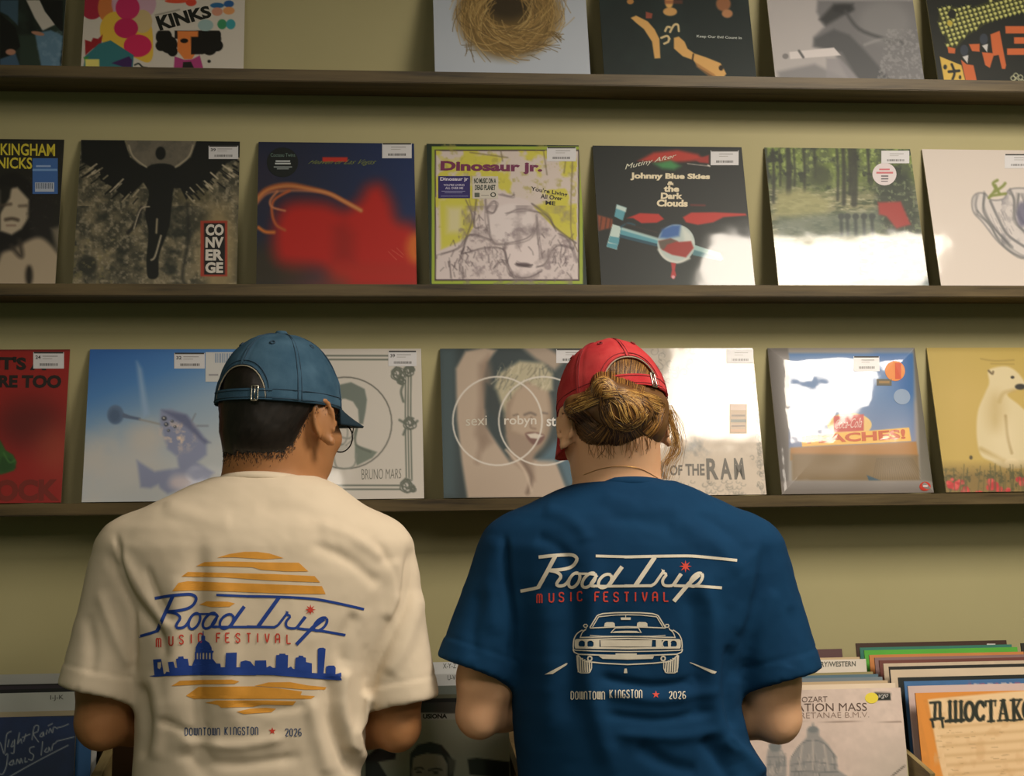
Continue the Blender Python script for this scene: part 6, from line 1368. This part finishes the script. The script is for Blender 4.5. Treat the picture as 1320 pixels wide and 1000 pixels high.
def card(label, xl, ytop, pxr, py, texts, bg=(216, 218, 204)):
    return bin_rec(label, 'divider cards in the record bin', xl, ytop, pxr, py, bg, None, (0, 0, 1), texts, (), 8, card_m, 'divider_card', 'divider card')
G6, G5, G4, G3, G1 = 'records in the rightmost stack', 'records in the stack behind the cream church sleeve', 'records in the stack behind the blue-shirted person', 'records in the stack between the two people', 'records in the leftmost stack'
INK = (48, 54, 44)
# rightmost stack
def p(c):
    c.poly([(380, 505), (1100, 440), (1100, 1500), (560, 1500)], (226, 194, 140), soft=8); c.poly([(300, 468), (1200, 420), (1200, 440), (640, 468), (350, 510), (480, 1010), (420, 1010)], (214, 138, 52), soft=6)
    c.mix(c.th(c.nz(16, 6, 3), .5, .75)*(c.X > 420)*(c.Y > 500), (206, 166, 110), .5)
    for i in range(9):
        y = 690+i*62; c.mix(np.exp(-(((c.Y+.07*(c.X-400)-y)/13)**2))*(c.X > 430+.2*(y-600)), (196, 160, 104), .55)
    r = random.Random(4)
    for i in range(40):
        x, y = r.uniform(420, 900), r.uniform(690, 1000); c.st([(x, y), (x+r.uniform(5, 40), y-r.uniform(0, 4))], 3, (150, 118, 76), soft=3, a=.6)
def p2(c, p=p):
    p(c); D = (34, 40, 28); L = lambda pts, w_: c.st(pts, w_, D, soft=3, smooth=False)
    L([(428, 530), (424, 635)], 20); L([(458, 528), (460, 632)], 20); L([(396, 528), (452, 524)], 16); L([(400, 636), (480, 628)], 18); L([(408, 640), (416, 684)], 16); L([(470, 632), (478, 684)], 16); c.el(496, 648, 11, 10, D, soft=3)
    for x in (522, 558, 594): L([(x, 520), (x+2, 648)], 22); L([(x-11, 521), (x+11, 520)], 9)
    L([(506, 646), (612, 640)], 22)
    def O(x, y, a0=0, a1_=6.283): c.st([(x+27*math.cos(t), y+58*math.sin(t)) for t in np.linspace(a0, a1_, 20)], 24, D, soft=3, smooth=False)
    O(648, 584); O(718, 580, .7, 5.6); L([(742, 525), (742, 556)], 12); L([(742, 608), (742, 640)], 10)
    L([(786, 518), (788, 646)], 24); L([(752, 519), (818, 515)], 14); L([(755, 519), (755, 550)], 10); L([(815, 516), (816, 548)], 10); L([(768, 648), (808, 646)], 14)
    L([(862, 514), (842, 640)], 16); L([(866, 514), (892, 638)], 24); L([(850, 600), (884, 598)], 10); L([(830, 644), (858, 643)], 13); L([(872, 641), (906, 640)], 13); L([(848, 514), (878, 512)], 12)
    L([(932, 510), (936, 638)], 24); L([(912, 512), (952, 510)], 13); L([(914, 642), (956, 640)], 13); L([(974, 510), (946, 572)], 16); L([(946, 568), (978, 634)], 22); L([(958, 510), (986, 508)], 12); L([(966, 638), (992, 636)], 13)
    O(1024, 572); L([(1082, 508), (1086, 630)], 24); L([(1120, 508), (1126, 626)], 24); L([(1060, 632), (1150, 626)], 13)
bin_rec('orange-bordered cream record sleeve with heavy black letters, front of the rightmost stack', G6, X6, YF, 1180, 893, (216, 140, 54), p2, (1120, 800, 5),
        [], (), 190)
L6 = [((206, 184, 166), 'pinkish grey record edge directly behind the orange-bordered sleeve', 884), ((64, 108, 146), 'mid blue record edge, second behind the orange-bordered sleeve', 878), ((26, 32, 28), 'black record edge between the blue and cream edges of the rightmost stack', 873),
      ((214, 194, 156), 'wide cream record edge in the middle of the rightmost stack', 863), ((30, 30, 24), 'thin black record edge behind the wide cream edge of the rightmost stack', 859), ((206, 186, 150), 'pale buff record edge with worn top, middle of the rightmost stack', 855),
      ((110, 60, 48), 'dark red-brown record edge in front of the mauve one, rightmost stack', 851), ((140, 110, 100), 'mauve record edge in front of the orange edge, rightmost stack', 847.5), ((200, 130, 66), 'orange record edge in front of the bright green one, rightmost stack', 844), ((86, 172, 52), 'bright green record edge near the back of the rightmost stack', 838), ((50, 120, 96), 'teal record edge just behind the bright green one', 834.5), ((62, 40, 26), 'dark brown record edge at the very back of the rightmost stack', 829)]
for i, (col, lab, py) in enumerate(L6):
    yt = YF+.030+i*.0275
    st = [('price_sticker', ((1272, 829.5), (1283, 835)), (196, 192, 176), [], [])] if i == 11 else ()
    def p(c, i=i):
        if i == 1:
            r = random.Random(3)
            for j in range(8): c.el(1250+j*9, 881+r.uniform(0, 4), 3, 2, r.choice(((170, 70, 80), (210, 200, 180))))
        if i == 5: c.mix((np.sin(c.X*1.3)*np.sin(c.X*.51+1) > .1)*(np.abs(c.Y-857.5) < 1.0)*(c.X > 1270), (60, 54, 40), .7)
    bin_rec(lab, G6, X6+(-.004 if i == 3 else 0), yt, 1180+(1099-1180)*(yt-YF)/.35, py, col, p, (0, 0, 1), (), st, 60 if i in (1, 5) else 10, edge=(50, 90, 160) if i == 3 else None)
bin_rec('dark record edge in the stack just past the rightmost stack', 'records beyond the right edge', X6+.335, -.10, 1305, 829, (40, 40, 30)); bin_rec('tan record edge in front of the dark one past the rightmost stack', 'records beyond the right edge', X6+.337, -.15, 1310, 834, (176, 150, 96))
# cream church record stack
def p(c):
    c.mix(c.th(c.Y, 660, 1000)*c.th(c.X, 700, 1100), (150, 146, 124), .5); c.mix(c.th(c.nz(14, 4), .5, .8)*(c.Y < 640), (226, 206, 180), .5); c.rect(440, 648, 1108, 653, (150, 130, 110), soft=2); c.st([(1130, 470), (1165, 1100)], 10, (150, 150, 70), soft=3)
    G_ = (138, 138, 128); g2 = (120, 124, 116)
    c.poly([(500, 700), (580, 700), (580, 740), (640, 800), (690, 880), (700, 960), (760, 1000), (760, 1300), (380, 1300), (390, 900), (440, 820), (500, 750)], G_, soft=10, a=.85); c.poly([(250, 830), (340, 830), (370, 900), (365, 1300), (240, 1300), (240, 880)], G_, soft=10, a=.85); c.el(295, 810, 40, 34, g2, soft=8); c.el(540, 700, 34, 22, g2, soft=8); c.st([(540, 690), (540, 660)], 8, g2, soft=4); c.st([(295, 780), (295, 750)], 8, g2, soft=4)
    r = random.Random(2)
    for i in range(90):
        x = r.choice((r.uniform(250, 365), r.uniform(400, 690))); y = r.uniform(840, 1020); c.st([(x, y), (x+r.gauss(0, 4), y+r.uniform(15, 50))], r.uniform(3, 7), r.choice((g2, (196, 184, 164), (108, 110, 102), (178, 168, 150))), soft=4, a=.8)
    for q in ([(400, 880), (470, 790), (540, 770), (610, 790), (690, 880)], [(395, 930), (540, 910), (700, 930)], [(400, 970), (700, 975)], [(250, 880), (365, 880)], [(250, 930), (365, 930)]): c.st(q, 7, (106, 110, 104), soft=4, a=.8)
    for q in ([(470, 800), (450, 960)], [(540, 770), (540, 960)], [(610, 800), (640, 960)]): c.st(q, 10, (190, 178, 158), soft=6, a=.8)
    c.st([(1050, 1000), (1130, 935)], 8, (70, 66, 54), soft=4); c.rect(935, 462, 1042, 512, (30, 36, 30))
TXM = (92, 74, 60)
bin_rec('cream record sleeve with a grey domed church and serif lettering, beside the blue sleeve', G5, X5, YF, 1159, 886, (216, 196, 172), p, (940, 800, 5),
        [('MOZART', [(430, 490), (632, 486), (632, 522), (430, 526)], TXM, dict(bold=.0)), ('CORONATION MASS', [(135, 536), (886, 528), (888, 580), (135, 588)], TXM, dict(bold=.0)), ('LITANIAE LAURETANAE B.M.V.', [(60, 596), (900, 588), (902, 622), (60, 634)], (140, 118, 98), dict(bold=-.01)), ('argo', [(955, 476), (1022, 472), (1022, 502), (955, 504)], (200, 196, 180), dict(italic=.2))],
        [('yellow_price_dot', ((1115, 892.5), (1132, 906.5)), (226, 206, 60), [], [], True)], 120)
L5 = [((226, 208, 172), 'cream record edge directly behind the cream church sleeve', 880), ((196, 172, 128), 'tan record edge, second behind the cream church sleeve', 876.5), ((120, 132, 130), 'grey-blue record edge behind the tan one, church sleeve stack', 872), ((88, 116, 122), 'teal grey record edge in front of the genre card', 868.5), ((150, 140, 90), 'olive record edge touching the front of the genre card', 865.5)]
for i, (col, lab, py) in enumerate(L5): bin_rec(lab, G5, X5, YF+.030+i*.030, 1159-80*(.030+i*.030)/.35, py, col)
yc_ = YF+.185
card('white genre divider card reading country western, right of the blue sleeve', X5, yc_, 1120, 849, [('COUNTRY/WESTERN', [(1030, 853), (1103, 852), (1103, 858.5), (1030, 860)], (84, 84, 70), dict(bold=.02))], (216, 206, 180))
bin_rec('buff record edge right behind the country western card', G5, X5-.004, yc_+.03, 1112, 846.5, (200, 176, 130)); bin_rec('dark mauve record edge at the back of the church sleeve stack', G5, X5, -.07, 1085, 836, (92, 62, 58))
# stack behind the blue-shirted person: only its left ends show
for i, (col, lab) in enumerate([((20, 22, 22), 'glossy black record sleeve at the front of the stack beside the left elbow of the blue-shirted person'[:85]), ((206, 170, 140), 'pinkish cream record edge showing at the waist of the blue shirt'), ((24, 26, 24), 'black record edge second behind the glossy black sleeve at the blue waist'), ((150, 140, 116), 'grey record edge behind two black ones at the blue waist'), ((30, 28, 26), 'last dark record edge of the stack at the blue waist')]):
    bin_rec('glossy black front record beside the left elbow of the blue-shirted person' if i == 0 else lab, G4, X4, YF+.028*i, 672-3*i, 902-5*i+(2 if i == 0 else 0), col, mat=wrap_m if i in (0, 2) else None)
# stack between the two people
def p(c):
    c.rect(-200, 440, 1100, 545, (26, 30, 28)); c.rect(-200, 545, 1100, 592, (186, 188, 172)); c.rect(-200, 592, 1100, 2000, (166, 174, 146), soft=6); c.mix(c.th(c.X, 400, 1000), (186, 186, 158), .6)
    c.poly([(375, 900), (380, 830), (430, 770), (520, 748), (600, 770), (650, 830), (690, 900), (680, 1020), (640, 1040), (640, 900), (600, 840), (500, 830), (420, 850), (395, 1000), (380, 1020)], (30, 32, 28), soft=8); c.poly([(400, 860), (500, 830), (610, 850), (640, 920), (630, 1150), (400, 1150), (388, 960)], (176, 172, 146), soft=8)
    c.st([(410, 940), (450, 930), (470, 940)], 12, (40, 40, 34), soft=6); c.st([(510, 950), (560, 938), (600, 946)], 12, (40, 40, 34), soft=6); c.el(440, 962, 20, 8, (60, 58, 48), soft=5); c.el(560, 966, 22, 8, (60, 58, 48), soft=5)
    c.poly([(640, 850), (700, 880), (690, 960), (655, 1000)], (100, 100, 84), soft=14); c.poly([(60, 860), (140, 790), (280, 830), (270, 870), (150, 890), (230, 1020), (60, 1040)], (22, 24, 22), soft=8); c.poly([(785, 870), (850, 862), (1085, 890), (1085, 1010), (800, 980)], (34, 38, 30), soft=8)
    for q in ([(940, 685), (1070, 680)], [(960, 660), (1030, 656)], [(980, 632), (1060, 628)]): c.st(q, 5, (70, 72, 60), soft=4, a=.7)
bin_rec('grey-green record sleeve with a dark-haired portrait, between the two people', G3, X3, YF, 655, 903, (122, 128, 108), p, (460, 820, 5.5),
        [('USIONA', [(468, 550), (640, 548), (640, 582), (468, 584)], (30, 34, 30), dict(bold=.05))], (), 120, mat=wrap_m)
bin_rec('black record edge directly behind the portrait sleeve', G3, X3, YF+.03, 650, 898, (26, 30, 26)); bin_rec('olive record edge second behind the portrait sleeve', G3, X3, YF+.06, 648, 893, (120, 122, 92)); bin_rec('grey-green record edge in front of the two alphabet cards', G3, X3, YF+.10, 642, 882, (130, 140, 124))
xt = xz(600, 870, YF+.14)[0]
card('white alphabet card reading U-V-W between the two people', X3, YF+.145, 600, 868, [('U-V-W', [(577, 870), (596, 869.5), (596, 876), (577, 876.5)], (50, 54, 46))]); card('white alphabet card reading X-Y-Z between the two people, the farther one', X3, YF+.21, 600, 852.5, [('X-Y-Z', [(571, 855), (588, 854.5), (588, 861), (571, 861.5)], (50, 54, 46))])
# stack hidden behind the cream shirt: a few sleeves peep out beside the arm
bin_rec('dark brown record edge peeping out between arm and waist of the cream-shirted person', 'records behind the cream shirt', X2, YF, 150, 957, (92, 58, 34))
# leftmost stack
def p(c):
    c.mix(c.th(c.Y, 560, 1000), (18, 36, 66), .8); c.mix(c.th(c.nz(30, 3), .5, .8), (34, 62, 112), .5); c.rect(-900, 560, 700, 574, (30, 36, 50))
    Wt = (176, 182, 176)
    for q in ([(-20, 770), (0, 760), (15, 800), (30, 840), (40, 760), (50, 700), (80, 680)], [(55, 790), (65, 740)], [(95, 750), (80, 790), (100, 780), (105, 740), (100, 830), (80, 835)], [(125, 770), (140, 690), (130, 760), (150, 735), (155, 765)], [(170, 750), (185, 700)], [(160, 725), (215, 700)], [(230, 740), (245, 650), (275, 640), (270, 680), (240, 700), (275, 755)], [(300, 690), (285, 715), (305, 715), (310, 685), (315, 712)], [(330, 700), (338, 672)], [(350, 690), (360, 660), (375, 690), (385, 650), (410, 660)], [(345, 640), (375, 625)], [(410, 655), (450, 645), (490, 628)],
              [(40, 850), (55, 845), (45, 930), (20, 985), (0, 985)], [(85, 890), (65, 915), (90, 920), (95, 885), (100, 915)], [(115, 915), (125, 880), (140, 910), (150, 875), (160, 905)], [(180, 870), (178, 900), (195, 895)], [(245, 790), (215, 800), (215, 830), (240, 850), (230, 885), (205, 880)], [(295, 850), (305, 755)], [(335, 800), (320, 825), (345, 825), (350, 795), (360, 820)], [(370, 815), (380, 775), (395, 765), (410, 750), (430, 745), (530, 720)], [(60, 1010), (200, 930), (350, 850), (488, 780)]):
        c.st(q, 7, Wt, soft=3)
bin_rec('dark blue record sleeve with white handwriting, front of the leftmost stack', G1, X1, YF, 95, 922, (26, 48, 96), p, (0, 820, 5.555), (), (), 230, mat=wrap_m)
bin_rec('cream record edge directly behind the dark blue handwriting sleeve', G1, X1-.003, YF+.02, 90, 915.5, (196, 182, 140))
bin_rec('steel blue record sleeve sticking out right of the handwriting sleeve', G1, X1+.023, YF+.04, 112, 945, (62, 118, 168), mat=card_m, edge=(62, 118, 168))
card('white alphabet card reading I-J-K in the leftmost stack', X1-.002, YF+.065, 88, 891.5, [('I-J-K', [(65, 896), (82, 895.5), (82, 903), (65, 903.5)], (50, 54, 46))], (206, 210, 192))
bin_rec('black record edge just behind the I-J-K card', G1, X1, YF+.10, 100, 886.5, (24, 28, 26)); bin_rec('dark purple record edge behind the black one, leftmost stack', G1, X1, YF+.14, 105, 882, (56, 48, 54)); bin_rec('second black record edge, nearest the blank card of the leftmost stack', G1, X1, YF+.17, 108, 880, (26, 28, 26))
card('blank white divider card standing behind the black edges, leftmost stack', X1+.01, YF+.20, 110, 867, [], (186, 188, 172)); bin_rec('cream record edge at the back of the leftmost stack', G1, X1, YF+.25, 115, 874.5, (186, 180, 140)); bin_rec('dark grey record edge at the very back of the leftmost stack', G1, X1, YF+.30, 120, 876, (40, 44, 38))
